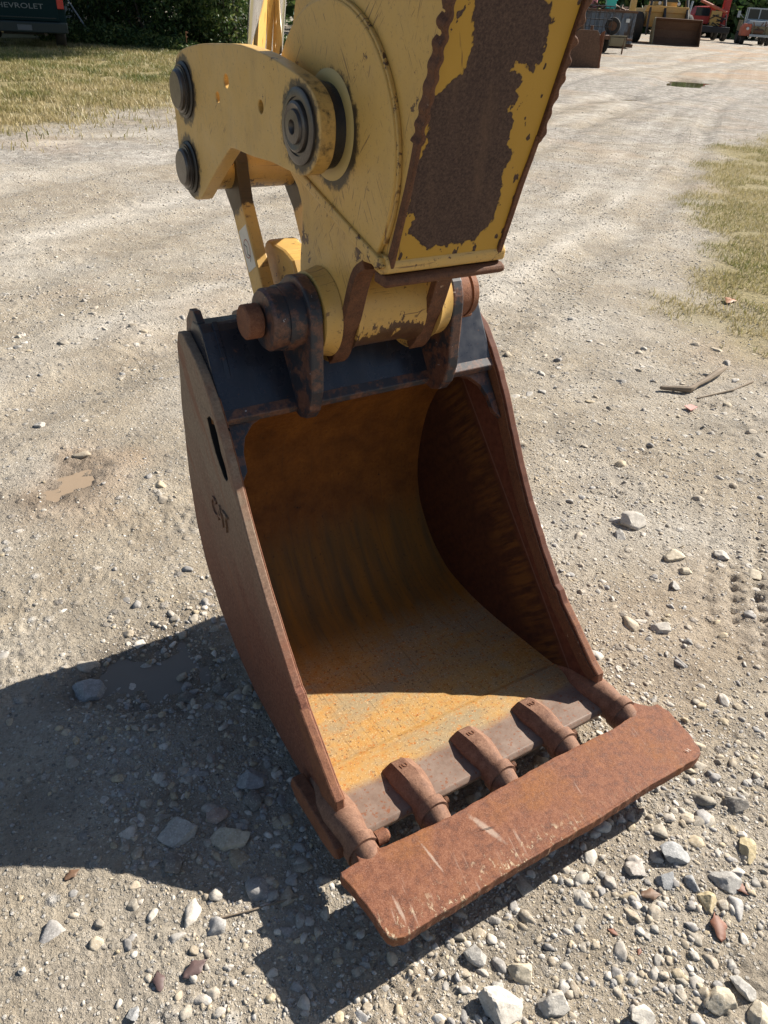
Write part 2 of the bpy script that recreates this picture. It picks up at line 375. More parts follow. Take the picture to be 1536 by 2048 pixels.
def plate(name, outline, u0, u1, mat, parent, holes=(), bev=.002, warp=None, jit=0.0, step=None, seed=1):
    """plate in the section plane: outline in (v, w), thickness from u0 to u1"""
    if step: outline = resample(outline, step, jit, seed=seed)
    me = curve_mesh(outline, holes, abs(u1-u0)/2, bev)
    uc = (u0+u1)/2
    bm = bmesh.new(); bm.from_mesh(me)
    bmesh.ops.remove_doubles(bm, verts=bm.verts, dist=1e-5)
    for v in bm.verts:
        x, y, z = v.co; u = uc+z
        if warp: u += warp(x, y)
        v.co = P(u, x, y)
    bmesh.ops.recalc_face_normals(bm, faces=bm.faces); bm.to_mesh(me); bm.free()
    me.name = name
    me.materials.clear()
    me.materials.append(mat)
    for p in me.polygons: p.material_index = 0
    me.polygons.foreach_set('use_smooth', [False]*len(me.polygons))
    o = bpy.data.objects.new(name, me); return link(o, parent)
def frustums(name, c0, axis, rings, mat, parent, n=40, bevel=0, caps=True):
    """lathe: rings = [(t, r)], along axis from c0"""
    axis = Vector(axis).normalized(); a = axis.orthogonal().normalized(); b = axis.cross(a)
    V = []; F = []
    for t, r in rings:
        for i in range(n):
            q = 2*math.pi*i/n; V.append(Vector(c0)+axis*t+(a*math.cos(q)+b*math.sin(q))*r)
    for k in range(len(rings)-1):
        for i in range(n): F.append((k*n+i, k*n+(i+1) % n, (k+1)*n+(i+1) % n, (k+1)*n+i))
    if caps: F.append(tuple(range(n-1, -1, -1))); F.append(tuple((len(rings)-1)*n+i for i in range(n)))
    return mesh_obj(name, V, F, mat, parent, autos=35)
def ulathe(name, v, w_, rings, mat, parent, n=44):
    return frustums(name, P(0, v, w_), (1, 0, 0), rings, mat, parent, n)
def extrude_u(name, prof, u0, u1, mat, parent, bevel=.002, closed=True, nu=1, autos=None, bulge=None):
    V = []; F = []; n = len(prof)
    for k in range(nu+1):
        for (v, w_) in prof:
            t = k/nu; u = u0(v, w_)*(1-t)+u1(v, w_)*t if callable(u0) else u0*(1-t)+u1*t
            V.append(P(u, v, w_))
    for k in range(nu):
        for i in range(n if closed else n-1):
            F.append((k*n+i, k*n+(i+1) % n, (k+1)*n+(i+1) % n, (k+1)*n+i))
    if closed: F.append(tuple(range(n))); F.append(tuple(nu*n+i for i in range(n-1, -1, -1)))
    return mesh_obj(name, V, F, mat, parent, bevel=bevel, autos=autos)
def arc(cx, cy, r, a0, a1, n): return [(cx+r*math.cos(R(a0+(a1-a0)*i/n)), cy+r*math.sin(R(a0+(a1-a0)*i/n))) for i in range(n+1)]
def tagit(o, label=None, cat=None, group=None, kind=None):
    for k, v in (('label', label), ('category', cat), ('group', group), ('kind', kind)):
        if v: o[k] = v
    return o
def empty(name, loc=(0, 0, 0), rz=0):
    o = bpy.data.objects.new(name, None); o.location = loc; o.rotation_euler = (0, 0, rz); o.empty_display_size = .2; COL.objects.link(o); return o

# ------------------------------------------------------------ ground
GRASS_L = [(-14, 9.2), (1.5, 11.0), (2.3, 11.5), (3.2, 12.3), (4.5, 13.4), (7.5, 15.4), (10.5, 19.5), (12.5, 26), (10, 60), (-30, 60), (-40, 12)]
GRASS_R = [(16, 8.9), (12.8, 8.5), (10.4, 7.6), (8.35, 6.3), (5.65, 4.15), (4.55, 3.35), (3.98, 2.75), (3.85, 2.3), (4.2, 1.6), (7, 1.5), (16, 4)]
PUD = [[(0.24, 2.45), (0.30, 2.53), (0.40, 2.63), (0.43, 2.585), (0.37, 2.47), (0.30, 2.43)],
       [(0.118, 1.50), (0.20, 1.575), (0.30, 1.60), (0.39, 1.58), (0.45, 1.50), (0.42, 1.39), (0.342, 1.36), (0.224, 1.42)],
       [(18.2, 15.6), (19.5, 16.6), (21.0, 17.3), (21.4, 16.6), (20.4, 15.9), (18.9, 15.1)],
       [(13.2, 12.6), (14.1, 13.2), (14.6, 13.1), (13.8, 12.4)]]
PZ = [-.014, -.016, -.045, -.045]
def base_h(x, y):
    x = np.asarray(x, float); y = np.asarray(y, float); r = np.hypot(x, y)
    h = .012*fbm(x*.9, y*.9, 0, 3, 3)*sstep(.3, 3, r)+.006*fbm(x*3.1, y*3.1, 0, 3, 11)
    h = h+.05*fbm(x*.16, y*.16, 0, 2, 31)*sstep(4, 18, r)
    # ruts that curve from the left foreground towards the far yard
    for (off, d, wd) in ((2.5, -.022, .17), (4.2, -.022, .17), (5.6, -.02, .2), (7.4, -.03, .22)):
        c = off+.62*(x-1.5)+.35*np.sin(x*.35+off)
        e = (y-c)/wd
        h = h+sstep(1.5, 3.0, r)*(d*np.exp(-e*e)+.010*np.exp(-((np.abs(e)-1.7)**2)*2))
    for i, p in enumerate(PUD):
        sc3 = 1 if i < 2 else 5
        k = sstep(-.10*sc3, .05*sc3, polydist(x, y, p)+.035*sc3*fbm(x*9/sc3, y*9/sc3, 0, 3, 12)); h = h*(1-k)+(PZ[i]-(.006 if i < 2 else .02)+(.020 if i < 2 else .02)*fbm(x*16/sc3, y*16/sc3, 0, 3, 13))*k
    # bucket rests on a low mound
    k = np.exp(-(((x-.83)/.22)**2+((y-1.17)/.16)**2)); h = h*(1-k)+.048*k
    k2 = np.exp(-(((x-.83)/.7)**2+((y-.8)/.45)**4)); h = h-(.004)*k2
    return h
def height(x, y):
    r = np.hypot(x, y)
    fine = .0055*fbm(x*13, y*13, 0, 3, 5)+.0085*np.abs(fbm(x*29, y*29, 0, 3, 6))+.0050*np.maximum(0, fbm(x*58, y*58, 0, 2, 16)-.12)*sstep(6, 3, r)+.0018*fbm(x*90, y*90, 0, 2, 8)*sstep(5, 2.5, r)
    lump = sstep(.1, .5, fbm(x*2.3, y*2.3, 0, 2, 77))
    ax_, ay_ = 1.72, .86; dx_, dy_ = .785, .620; al = (x-ax_)*dx_+(y-ay_)*dy_; la = -(x-ax_)*dy_+(y-ay_)*dx_
    tr = 0
    for k_, o_ in enumerate((.0, -.075, -.15, -.225)):
        tr = tr+np.exp(-((la-o_-.01*np.sin(al*5))/.016)**2)*(.35+.65*sstep(-.2, .5, np.sin(al*2*np.pi/.055+k_*1.7)))
    tr = tr*sstep(-.35, .0, al)*sstep(1.5, 1.1, al)*(.45+.9*np.clip(fbm(x*4, y*4, 0, 2, 71)+.2, 0, 1))
    fine = fine-.016*tr
    g = np.clip(polydist(x, y, GRASS_R), 0, 1)*.02
    return base_h(x, y)+fine*(.45+1.0*lump)*sstep(40, 10, r)+g
HD = R(33.6)
ths = np.concatenate([np.linspace(HD-R(53), HD+R(53), 620), np.linspace(HD+R(53), HD-R(53)+2*math.pi, 44)[1:-1]])
rs = np.concatenate([[.05], .28*np.power(1.0047, np.arange(0, 1392)), [230, 300, 420, 700, 1400]])
TH, RR = np.meshgrid(ths, rs); GX = RR*np.sin(TH); GY = RR*np.cos(TH); GZ = height(GX, GY)
nr, nc = GX.shape
me = bpy.data.meshes.new('ground')
vs = np.stack([GX, GY, GZ], -1).reshape(-1, 3)
i = np.arange(nr-1)[:, None]*nc; j = np.arange(nc)[None, :]; j2 = (j+1) % nc
fc = np.stack([i+j, i+nc+j, i+nc+j2, i+j2], -1).reshape(-1, 4)
fc = fc[:, ::-1] if False else fc
me.vertices.add(len(vs)); me.vertices.foreach_set('co', vs.ravel())
me.loops.add(fc.size); me.loops.foreach_set('vertex_index', fc.ravel().astype(np.int32))
me.polygons.add(len(fc)); me.polygons.foreach_set('loop_start', np.arange(0, fc.size, 4, dtype=np.int32)); me.polygons.foreach_set('loop_total', np.full(len(fc), 4, dtype=np.int32))
me.update(); me.validate()
me.polygons.foreach_set('use_smooth', [True]*len(me.polygons))
def grass_mask(x, y):
    a = sstep(-.9, .8, polydist(x, y, GRASS_L)+1.1*fbm(x*.8, y*.8, 0, 3, 21))
    b = sstep(-.25, .35, polydist(x, y, GRASS_R)+.45*fbm(x*1.6, y*1.6, 0, 3, 23))
    return np.maximum(a, b)
def add_attr(me, name, arr):
    at = me.attributes.new(name, 'FLOAT', 'POINT'); at.data.foreach_set('value', np.asarray(arr, np.float32).ravel())
def lr_(x, y): return x*math.cos(HD)-y*math.sin(HD)
def fw_(x, y): return x*math.sin(HD)+y*math.cos(HD)
def wet_mask(x, y):
    k = 0
    for i, p in enumerate(PUD[:2]):
        k = np.maximum(k, sstep(-.13, .02, polydist(x, y, p)+.05*fbm(x*9, y*9, 0, 2, 4)))
    return k
def clay_mask(x, y):
    k = .45*sstep(-.22, .05, polydist(x, y, PUD[0])+.22*fbm(x*5, y*5, 0, 3, 9))
    k = np.maximum(k, .8*sstep(.15, .5, fbm(x*.9+3, y*.9, 0, 3, 55))*sstep(.9, .2, np.abs(y-1.9-.1*x))*sstep(1.2, .2, x))
    k = np.maximum(k, .75*sstep(.0, .4, fbm(x*.25, y*.6, 0, 3, 57))*sstep(24, 29, np.hypot(x, y))*sstep(.3, 1.2, np.arctan2(x, y)))
    k = np.maximum(k, .18*sstep(.25, .6, fbm(x*1.1, y*1.1, 0, 3, 59)))
    return k
add_attr(me, 'grass', grass_mask(GX, GY)); add_attr(me, 'wet', wet_mask(GX, GY)); add_attr(me, 'clay', clay_mask(GX, GY))
def pale_mask(x, y):
    k = 0; r = np.hypot(x, y)
    for (off, wd) in ((2.9, .12), (3.35, .16), (4.65, .2), (6.1, .3), (7.9, .35), (9.5, .4)):
        c = off+.62*(x-1.5)+.35*np.sin(x*.35+off); k = np.maximum(k, np.exp(-((y-c)/wd)**2)*(.5+.9*fbm(x*1.2, y*3, 0, 3, 66)))
    return np.clip(k, 0, 1)*sstep(2.2, 3.6, r)*(1-.8*grass_mask(x, y))
add_attr(me, 'pale', pale_mask(GX, GY))
add_attr(me, 'far', sstep(5, 16, np.hypot(GX, GY)))
add_attr(me, 'grey', np.clip(sstep(-.05, .35, fbm(GX*.45, GY*.9, 0, 4, 61))*sstep(5, 9, np.hypot(GX, GY))*.8+.9*sstep(3.2, 1.2, np.hypot((lr_(GX, GY)-7.3)*.35, (fw_(GX, GY)-21.5)*.55)), 0, 1))
m = NM('gravel_dirt_ground')
ln = m.noise(1.1, 5, .6); mn = m.noise(7, 5, .65); fn = m.noise(95, 5, .7); xn = m.noise(420, 3, .7)
dirt = m.ramp(mn, [(.25, (.245, .200, .148)), (.5, (.360, .306, .232)), (.75, (.46, .402, .315))])
pale = m.ramp(fn, [(.3, (.38, .355, .31)), (.7, (.60, .565, .51))])
c = m.mix(m.math('MULTIPLY', m.step(ln, .45, .66), .62), dirt, pale)
c = m.mix(m.ramp(fn, [(.3, .5), (.55, 0.0)]), c, (.19, .16, .125))
c = m.mix(m.math('MULTIPLY', m.attr('pale'), .78), c, (.64, .59, .515))
# small pebbles at two scales
cc = m.n('ShaderNodeSeparateColor'); m.l(m.vor(85, 'Color'), cc.inputs[0])
pb = m.vor(85); on = m.step(cc.outputs[0], .55, .6)
pe = m.math('MULTIPLY', m.ramp(pb, [(.25, 1.0), (.42, 0.0)]), on)
pc = m.ramp(cc.outputs[1], [(0., (.18, .17, .16)), (.35, (.36, .33, .28)), (.7, (.55, .52, .47)), (1., (.70, .67, .62))])
c = m.mix(pe, c, pc)
c2 = m.n('ShaderNodeSeparateColor'); m.l(m.vor(230, 'Color'), c2.inputs[0])
pb2 = m.vor(230); pe2 = m.math('MULTIPLY', m.ramp(pb2, [(.2, 1.0), (.4, 0.0)]), m.step(c2.outputs[0], .4, .5))
c = m.mix(m.math('MULTIPLY', pe2, .8), c, m.ramp(c2.outputs[1], [(0., (.14, .125, .11)), (.5, (.42, .37, .30)), (1., (.66, .62, .56))]))
# coarse stones far off
c3 = m.n('ShaderNodeSeparateColor'); m.l(m.vor(24, 'Color'), c3.inputs[0])
pe3 = m.math('MULTIPLY', m.ramp(m.vor(24), [(.2, 1.0), (.4, 0.0)]), m.step(c3.outputs[0], .72, .8))
c = m.mix(m.math('MULTIPLY', pe3, m.step(mn, .42, .55)), c, m.ramp(c3.outputs[1], [(0., (.22, .2, .18)), (1., (.62, .59, .54))]))
c = m.mix(m.math('MULTIPLY', m.step(m.noise(3.2, 6, .7), .48, .62), .45), c, (.25, .225, .19))
gk = m.ramp(m.noise(9, 6, .85), [(.36, (.13, .125, .12)), (.5, (.30, .285, .265)), (.62, (.62, .59, .55))])
c = m.mix(m.math('MULTIPLY', m.attr('grey'), .62), c, gk)
fc_ = m.ramp(m.noise(2.3, 7, .8), [(.38, (.62, .61, .60)), (.5, (.86, .85, .84)), (.62, (1.0, 1.0, 1.0))]); c = m.mix(m.attr('far'), c, m.mix(1.0, c, fc_, 'MULTIPLY'))
c = m.mix(m.math('MULTIPLY', m.attr('clay'), m.math('ADD', .25, m.math('MULTIPLY', mn, .8))), c, (.40, .24, .125))
gr = m.ramp(m.noise(30, 4, .7), [(.3, (.13, .12, .045)), (.5, (.26, .215, .095)), (.7, (.38, .31, .16))])
c = m.mix(m.math('MULTIPLY', m.attr('grass'), .85), c, gr)
c = m.mix(m.math('MULTIPLY', m.attr('wet'), .6), c, (.105, .082, .060))
m.bump(m.noise(28, 5, .7), .5, .02); m.bump(fn, 1.0, .010); m.bump(pe, .9, .005); m.bump(pe2, .7, .0022); m.bump(pe3, .7, .012); m.bump(xn, .5, .0012)
me.materials.append(m.done(c, m.mix(m.attr('wet'), (.9, .9, .9), (.45, .45, .45)), 0, .2))
go = bpy.data.objects.new('ground', me); COL.objects.link(go); tagit(go, kind='structure')

# puddles: flat water sheets in the hollows
def water_mat(name, col, rough=.04):
    m = NM(name); m.bump(m.noise(60, 2), .03, .001); return m.done(m.mix(m.noise(20, 4), tuple(x*.8 for x in col), col), rough, 0, .5)
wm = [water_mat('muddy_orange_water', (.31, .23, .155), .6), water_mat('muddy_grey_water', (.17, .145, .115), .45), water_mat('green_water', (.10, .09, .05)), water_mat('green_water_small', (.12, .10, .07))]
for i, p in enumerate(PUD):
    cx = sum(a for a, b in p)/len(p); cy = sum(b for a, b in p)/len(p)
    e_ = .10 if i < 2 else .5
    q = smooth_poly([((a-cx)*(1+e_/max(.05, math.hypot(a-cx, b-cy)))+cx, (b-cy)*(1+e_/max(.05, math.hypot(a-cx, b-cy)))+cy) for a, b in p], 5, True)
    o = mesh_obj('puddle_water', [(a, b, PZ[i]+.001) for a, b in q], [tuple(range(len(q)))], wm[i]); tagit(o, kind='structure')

# ------------------------------------------------------------ stones
def ico(sub):
    bm = bmesh.new(); bmesh.ops.create_icosphere(bm, subdivisions=sub, radius=1)
    v = np.array([x.co[:] for x in bm.verts]); f = np.array([[q.index for q in x.verts] for x in bm.faces]); bm.free(); return v, f
def rock_shape(sub, seed, planes=9, rough=.1):
    v, f = ico(sub); rng = np.random.RandomState(seed)
    d = np.ones(len(v))
    for k in range(planes):
        ph = math.acos(1-2*(k+.5)/planes); th = k*2.39996+seed
        n = np.array([math.sin(ph)*math.cos(th), math.sin(ph)*math.sin(th), math.cos(ph)])+rng.normal(0, .28, 3); n /= np.linalg.norm(n); c = rng.uniform(.50, .80)
        dn = v@n; lim = np.where(dn > .01, c/np.maximum(dn, .01), 9); d = np.minimum(d, lim)
    d = d*(1+rough*fbm(v[:, 0]*2.2+seed, v[:, 1]*2.2, v[:, 2]*2.2, 3, seed)) 
    return v*d[:, None], f
m = NM('stone')
fnn = m.noise(260, 5, .7); mn = m.noise(60, 4, .6)
c = m.mix(1.0, m.attr('Col', 'Color'), m.ramp(mn, [(.3, (.72, .70, .68)), (.7, (1.15, 1.13, 1.1))]), 'MULTIPLY')
c = m.mix(m.step(fnn, .55, .7), c, m.mix(.5, c, (.75, .72, .68))); c = m.mix(m.ramp(fnn, [(.30, .6), (.42, 0.)]), c, (.10, .095, .09))
m.bump(fnn, .5, .0015); m.bump(mn, .4, .003)
M['stone'] = m.done(c, .85, 0, .3)
PALC = np.array([(.40, .36, .30), (.42, .37, .30), (.36, .345, .32), (.42, .39, .35), (.31, .30, .29), (.50, .47, .42), (.44, .38, .29), (.37, .32, .25), (.34, .335, .33), (.57, .54, .49), (.45, .38, .27), (.34, .31, .26)])*.92
def stones_mesh(name, pos, size, seed, sub=1, nvar=10, squash=(.35, .70), sink=.38):
    rng = np.random.RandomState(seed); n = len(pos)
    shp = [rock_shape(sub, seed*31+k, 9, .08) for k in range(nvar)]
    nv, nf = len(shp[0][0]), len(shp[0][1]); F0 = shp[0][1]
    which = rng.randint(0, nvar, n)
    base = np.stack([s[0] for s in shp])[which]
    sc = np.stack([size*rng.uniform(.75, 1.3, n), size*rng.uniform(.6, 1.0, n), size*rng.uniform(squash[0], squash[1], n)], -1)
    base = base*sc[:, None, :]
    a = rng.uniform(0, 2*np.pi, n); ca, sa = np.cos(a)[:, None], np.sin(a)[:, None]
    ti = rng.normal(0, .25, n); ct, st_ = np.cos(ti)[:, None], np.sin(ti)[:, None]
    x, y, z = base[..., 0], base[..., 1], base[..., 2]
    y, z = y*ct-z*st_, y*st_+z*ct
    x, y = x*ca-y*sa, x*sa+y*ca
    z = z+(pos[:, 2]+size*(.5-sink)*squash[0])[:, None]
    V = np.stack([x+pos[:, 0:1], y+pos[:, 1:2], z], -1).reshape(-1, 3)
    F = (F0[None]+(np.arange(n)*nv)[:, None, None]).reshape(-1, 3)
    me = bpy.data.meshes.new(name); me.vertices.add(len(V)); me.vertices.foreach_set('co', V.astype(np.float32).ravel())
    me.loops.add(F.size); me.loops.foreach_set('vertex_index', F.ravel().astype(np.int32)); me.polygons.add(len(F))
    me.polygons.foreach_set('loop_start', np.arange(0, F.size, 3, dtype=np.int32)); me.polygons.foreach_set('loop_total', np.full(len(F), 3, dtype=np.int32))
    me.update()
    col = PALC[rng.randint(0, len(PALC), n)]*rng.uniform(.85, 1.2, (n, 1))
    cc = np.ones((len(V), 4), np.float32); cc[:, :3] = np.repeat(col, nv, 0)
    at = me.attributes.new('Col', 'FLOAT_COLOR', 'POINT'); at.data.foreach_set('color', cc.ravel())
    me.polygons.foreach_set('use_smooth', [sub > 1]*len(me.polygons))
    me.materials.append(M['stone']); o = bpy.data.objects.new(name, me); COL.objects.link(o); return o
def scatter(n, r0, r1, seed, dens, power=1.0):
    rng = np.random.RandomState(seed); P_ = []; tot = 0
    while tot < n:
        k = n*3; r = r0*(r1/r0)**rng.uniform(0, 1, k) if power == 0 else (r0**power+(r1**power-r0**power)*rng.uniform(0, 1, k))**(1/power)
        t = HD+R(44)*(rng.uniform(-1, 1, k)); x = r*np.sin(t); y = r*np.cos(t)
        keep = rng.uniform(0, 1, k) < dens(x, y); x = x[keep]; y = y[keep]; P_.append(np.stack([x, y, height(x, y)], -1)); tot += len(x)
    return np.concatenate(P_)[:n]
def lr(x, y): return np.sin(HD)*0+(x*math.cos(HD)-y*math.sin(HD))        # metres to the right of the camera axis
def dens(x, y):
    q = lr(x, y); fwd = x*math.sin(HD)+y*math.cos(HD)
    d = .14+.86*sstep(.0, .55, fbm(x*1.6, y*1.6, 0, 3, 91)+.35)*.55
    lf = .13+.87*sstep(-.5, .25, q+.12*(2.0-fwd)); d = d*(lf+(1-lf)*sstep(2.6, 4.0, fwd))
    d = np.maximum(d, 1.0*sstep(.35, .1, np.hypot((x-1.55)*.9, (y-1.95)*.5)-.05)*0+.9*sstep(.42, .0, np.hypot(lr(x, y)-.62, (fwd-1.45)*.45)))
    d = np.maximum(d, sstep(.5, .1, np.hypot((q+1.75)*.6, (fwd-3.9)*.6))*.9)
    d = np.maximum(d, .9*sstep(.10, -.02, np.abs(fwd-.78-.25*q))*sstep(.1, .3, q))
    d = np.maximum(d, .95*sstep(-.05, .35, q)*sstep(1.75, 1.1, fwd)*sstep(-.45, .1, fbm(x*3.1, y*3.1, 0, 3, 92)))
    d = np.maximum(d, .8*sstep(.5, .3, np.hypot((x-.45), (y-1.25)*.8)))
    d = d*(1-.93*grass_mask(x, y))
    hd = np.hypot(x-.83, y-1.2)
    return np.clip(d, 0, 1)
g = empty('tmp') ; bpy.data.objects.remove(g)
allp = []
def join_stuff(objs, name):
    # merge several stone meshes into one object of stuff
    bm_verts = []; bm_faces = []; cols = []; off = 0
    for o in objs:
        me = o.data; nv = len(me.vertices); v = np.empty(nv*3, np.float32); me.vertices.foreach_get('co', v)
        f = np.empty(len(me.loops), np.int32); me.loops.foreach_get('vertex_index', f)
        c = np.empty(nv*4, np.float32); me.attributes['Col'].data.foreach_get('color', c)
        bm_verts.append(v); bm_faces.append(f+off); cols.append(c); off += nv
        bpy.data.objects.remove(o); bpy.data.meshes.remove(me)
    V = np.concatenate(bm_verts); F = np.concatenate(bm_faces); Cc = np.concatenate(cols)
    me = bpy.data.meshes.new(name); me.vertices.add(len(V)//3); me.vertices.foreach_set('co', V)
    me.loops.add(len(F)); me.loops.foreach_set('vertex_index', F); me.polygons.add(len(F)//3)
    me.polygons.foreach_set('loop_start', np.arange(0, len(F), 3, dtype=np.int32)); me.polygons.foreach_set('loop_total', np.full(len(F)//3, 3, dtype=np.int32))
    me.update(); at = me.attributes.new('Col', 'FLOAT_COLOR', 'POINT'); at.data.foreach_set('color', Cc)
    me.materials.append(M['stone']); o = bpy.data.objects.new(name, me); COL.objects.link(o); return o
def sz(n, a, b, seed, p=2.0):
    r = np.random.RandomState(seed).uniform(0, 1, n)**p; return a+(b-a)*r
L = []
for (n, r0, r1, a, b, sub, pw, seed) in ((50000, .62, 2.3, .0012, .0034, 1, 1.5, 1), (15000, .62, 3.0, .0033, .0070, 1, 1.3, 2), (520, .7, 4.5, .014, .034, 3, 1.2, 7), (2900, .62, 2.6, .0068, .014, 2, 1.2, 3),
                                       (20000, 2.3, 8.5, .0035, .011, 1, 1.0, 4), (420, .62, 2.3, .012, .020, 3, 1.2, 5), (20000, 4.5, 14, .005, .016, 1, .9, 6), (4000, 10, 26, .008, .02, 1, .8, 8)):
    p = scatter(n, r0, r1, seed, dens, pw); L.append(stones_mesh('g', p, sz(n, a, b, seed), seed, sub, sink=.85 if seed == 7 else .62))
gv = join_stuff(L, 'gravel'); tagit(gv, 'loose grey and tan gravel scattered over the dirt yard', 'gravel', kind='stuff')

# the stones one can point to (world x, y, width, height/width as seen, colour, label)
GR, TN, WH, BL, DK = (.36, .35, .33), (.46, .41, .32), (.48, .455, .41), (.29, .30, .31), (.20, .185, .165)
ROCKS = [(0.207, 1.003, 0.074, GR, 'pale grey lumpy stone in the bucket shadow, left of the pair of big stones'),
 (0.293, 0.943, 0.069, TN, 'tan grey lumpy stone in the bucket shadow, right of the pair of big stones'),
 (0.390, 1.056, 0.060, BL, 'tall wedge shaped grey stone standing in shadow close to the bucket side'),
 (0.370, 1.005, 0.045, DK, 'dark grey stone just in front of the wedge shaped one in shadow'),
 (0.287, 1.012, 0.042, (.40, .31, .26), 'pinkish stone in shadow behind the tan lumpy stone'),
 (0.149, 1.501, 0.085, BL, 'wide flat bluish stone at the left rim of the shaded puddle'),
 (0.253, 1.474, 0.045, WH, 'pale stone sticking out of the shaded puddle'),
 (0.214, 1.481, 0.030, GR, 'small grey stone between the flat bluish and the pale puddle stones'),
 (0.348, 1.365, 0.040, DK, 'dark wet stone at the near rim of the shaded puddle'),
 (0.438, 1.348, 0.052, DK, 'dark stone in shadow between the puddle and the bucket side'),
 (1.967, 1.391, 0.092, WH, 'large pale angular stone alone on the dirt right of the bucket'),
 (1.870, 1.356, 0.047, GR, 'rounded grey stone leaning in front of the large angular stone'),
 (1.933, 1.177, 0.064, TN, 'long tan stone half sunk in the dirt at right'),
 (1.906, 1.108, 0.040, TN, 'round tan cobble with a dark shadow below the long tan stone'),
 (2.082, 1.111, 0.046, WH, 'thin pale slab of stone lying tilted at the right'),
 (2.099, 0.989, 0.055, TN, 'tan stone with a shaded face near the right edge of the photo'),
 (1.816, 1.076, 0.034, GR, 'small upright grey stone near the long tan stone'),
 (1.620, 0.958, 0.050, WH, 'narrow pale stone lying flat behind the blade corner'),
 (1.084, 0.448, 0.056, BL, 'blue grey blocky stone standing near the blade at lower right'),
 (0.987, 0.467, 0.046, (.42, .39, .36), 'square pinkish grey stone left of the blue grey blocky stone'),
 (1.050, 0.466, 0.032, GR, 'small grey stone squeezed beside the blue grey block'),
 (1.026, 0.418, 0.038, BL, 'tall bluish stone below the square pinkish one'),
 (1.237, 0.376, 0.046, (.50, .42, .26), 'yellow tan block of stone near the right edge, lower part'),
 (1.069, 0.388, 0.032, BL, 'small bluish stone below the blue grey block'),
 (1.131, 0.354, 0.050, GR, 'broad flat grey stone sunk in the dirt at lower right'),
 (0.582, 0.406, 0.078, WH, 'long white and grey speckled stone at the bottom edge'),
 (0.662, 0.356, 0.050, WH, 'blocky white stone right of the long speckled one at the bottom edge'),
 (0.649, 0.430, 0.050, TN, 'cream stone with a rough face above the blocky white stone'),
 (0.594, 0.498, 0.042, GR, 'flat grey stone lying alone in front of the blade shadow'),
 (0.936, 0.206, 0.056, TN, 'cream stone with flat facets in the bottom right corner'),
 (0.989, 0.202, 0.044, GR, 'rounded grey stone behind the cream one in the bottom right corner'),
 (0.968, 0.150, 0.048, TN, 'tan stone cut by the bottom right corner of the photo'),
 (0.787, 0.260, 0.048, WH, 'pale flat stone on the bottom edge between the white and cream stones'),
 (1.063, 0.341, 0.040, (.48, .40, .25), 'yellowish worn stone beside the broad flat grey stone'),
 (1.311, 0.465, 0.052, DK, 'dark narrow stone near the right edge beyond the yellow block'),
 (0.849, 0.475, 0.028, GR, 'round grey pebble just outside the blade shadow'),
 (0.336, 3.016, 0.042, WH, 'white stone alone on the dirt left of the bucket'),
 (-0.124, 0.881, 0.014, WH, 'tiny white pebble on the dirt at the lower left'),
 (0.023, 0.718, 0.024, BL, 'small bluish pebble at the bottom left edge'),
 (0.172, 0.948, 0.044, DK, 'flat dark stone at the edge of the bucket shadow'),
 (1.184, 0.586, 0.028, GR, 'little grey stone close to the far front corner of the blade'),
 (1.404, 1.094, 0.042, WH, 'pale cobble by the outer side of the right bucket wall')]
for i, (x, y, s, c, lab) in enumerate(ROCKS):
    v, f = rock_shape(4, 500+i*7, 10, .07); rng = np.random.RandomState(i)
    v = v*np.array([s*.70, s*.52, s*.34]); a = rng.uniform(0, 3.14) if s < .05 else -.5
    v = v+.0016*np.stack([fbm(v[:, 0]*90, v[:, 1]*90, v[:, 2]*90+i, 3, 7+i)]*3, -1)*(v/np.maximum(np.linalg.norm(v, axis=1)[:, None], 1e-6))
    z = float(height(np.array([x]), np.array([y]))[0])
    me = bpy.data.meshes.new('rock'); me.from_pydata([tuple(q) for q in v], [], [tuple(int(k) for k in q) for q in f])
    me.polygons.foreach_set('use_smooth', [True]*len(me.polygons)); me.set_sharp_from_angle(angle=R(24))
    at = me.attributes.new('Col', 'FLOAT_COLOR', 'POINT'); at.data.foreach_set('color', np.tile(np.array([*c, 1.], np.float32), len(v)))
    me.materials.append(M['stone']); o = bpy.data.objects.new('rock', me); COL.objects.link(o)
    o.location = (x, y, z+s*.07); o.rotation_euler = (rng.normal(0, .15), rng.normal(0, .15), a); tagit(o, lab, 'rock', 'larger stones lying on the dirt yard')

# dry leaves and sticks
def leaf(x, y, s, rz, col, lab, tilt=.3):
    V = []; F = []; n = 8
    for i in range(n+1):
        t = i/n; wd = s*.24*math.sin(math.pi*min(1, t*1.05))**.8*(1+.25*math.sin(t*14))
        z = s*.07*math.sin(t*3)+.004
        for k in (-1, 0, 1): V.append((s*(t-.5), k*wd, z+abs(k)*s*.05))
    for i in range(n):
        for k in (0, 1): F.append((i*3+k, i*3+k+1, i*3+k+4, i*3+k+3))
    mm = plain('dry_leaf', col, .6, 0, .35, 80, .1)
    o = mesh_obj('dry_leaf', V, F, mm, smooth=True); sm = o.modifiers.new('t', 'SOLIDIFY'); sm.thickness = .0006
    z = float(height(np.array([x]), np.array([y]))[0]); o.location = (x, y, z-.004); o.rotation_euler = (tilt*.2, .03, rz)
    tagit(o, lab, 'leaf', 'dry leaves on the ground')
RD, BR, PU_ = (.17, .065, .035), (.15, .085, .05), (.11, .070, .065)
leaf(1.041, .299, .060, .9, RD, 'largest rust brown curled leaf at the lower right')
leaf(.975, .412, .045, -.5, BR, 'brown leaf on the gravel under the blocky blue grey stone')
leaf(-.006, 1.021, .034, .3, BR, 'brown leaf on lit dirt left of the bucket shadow')
leaf(.14, .732, .050, .2, PU_, 'purplish crumpled leaf lying near the bottom left')
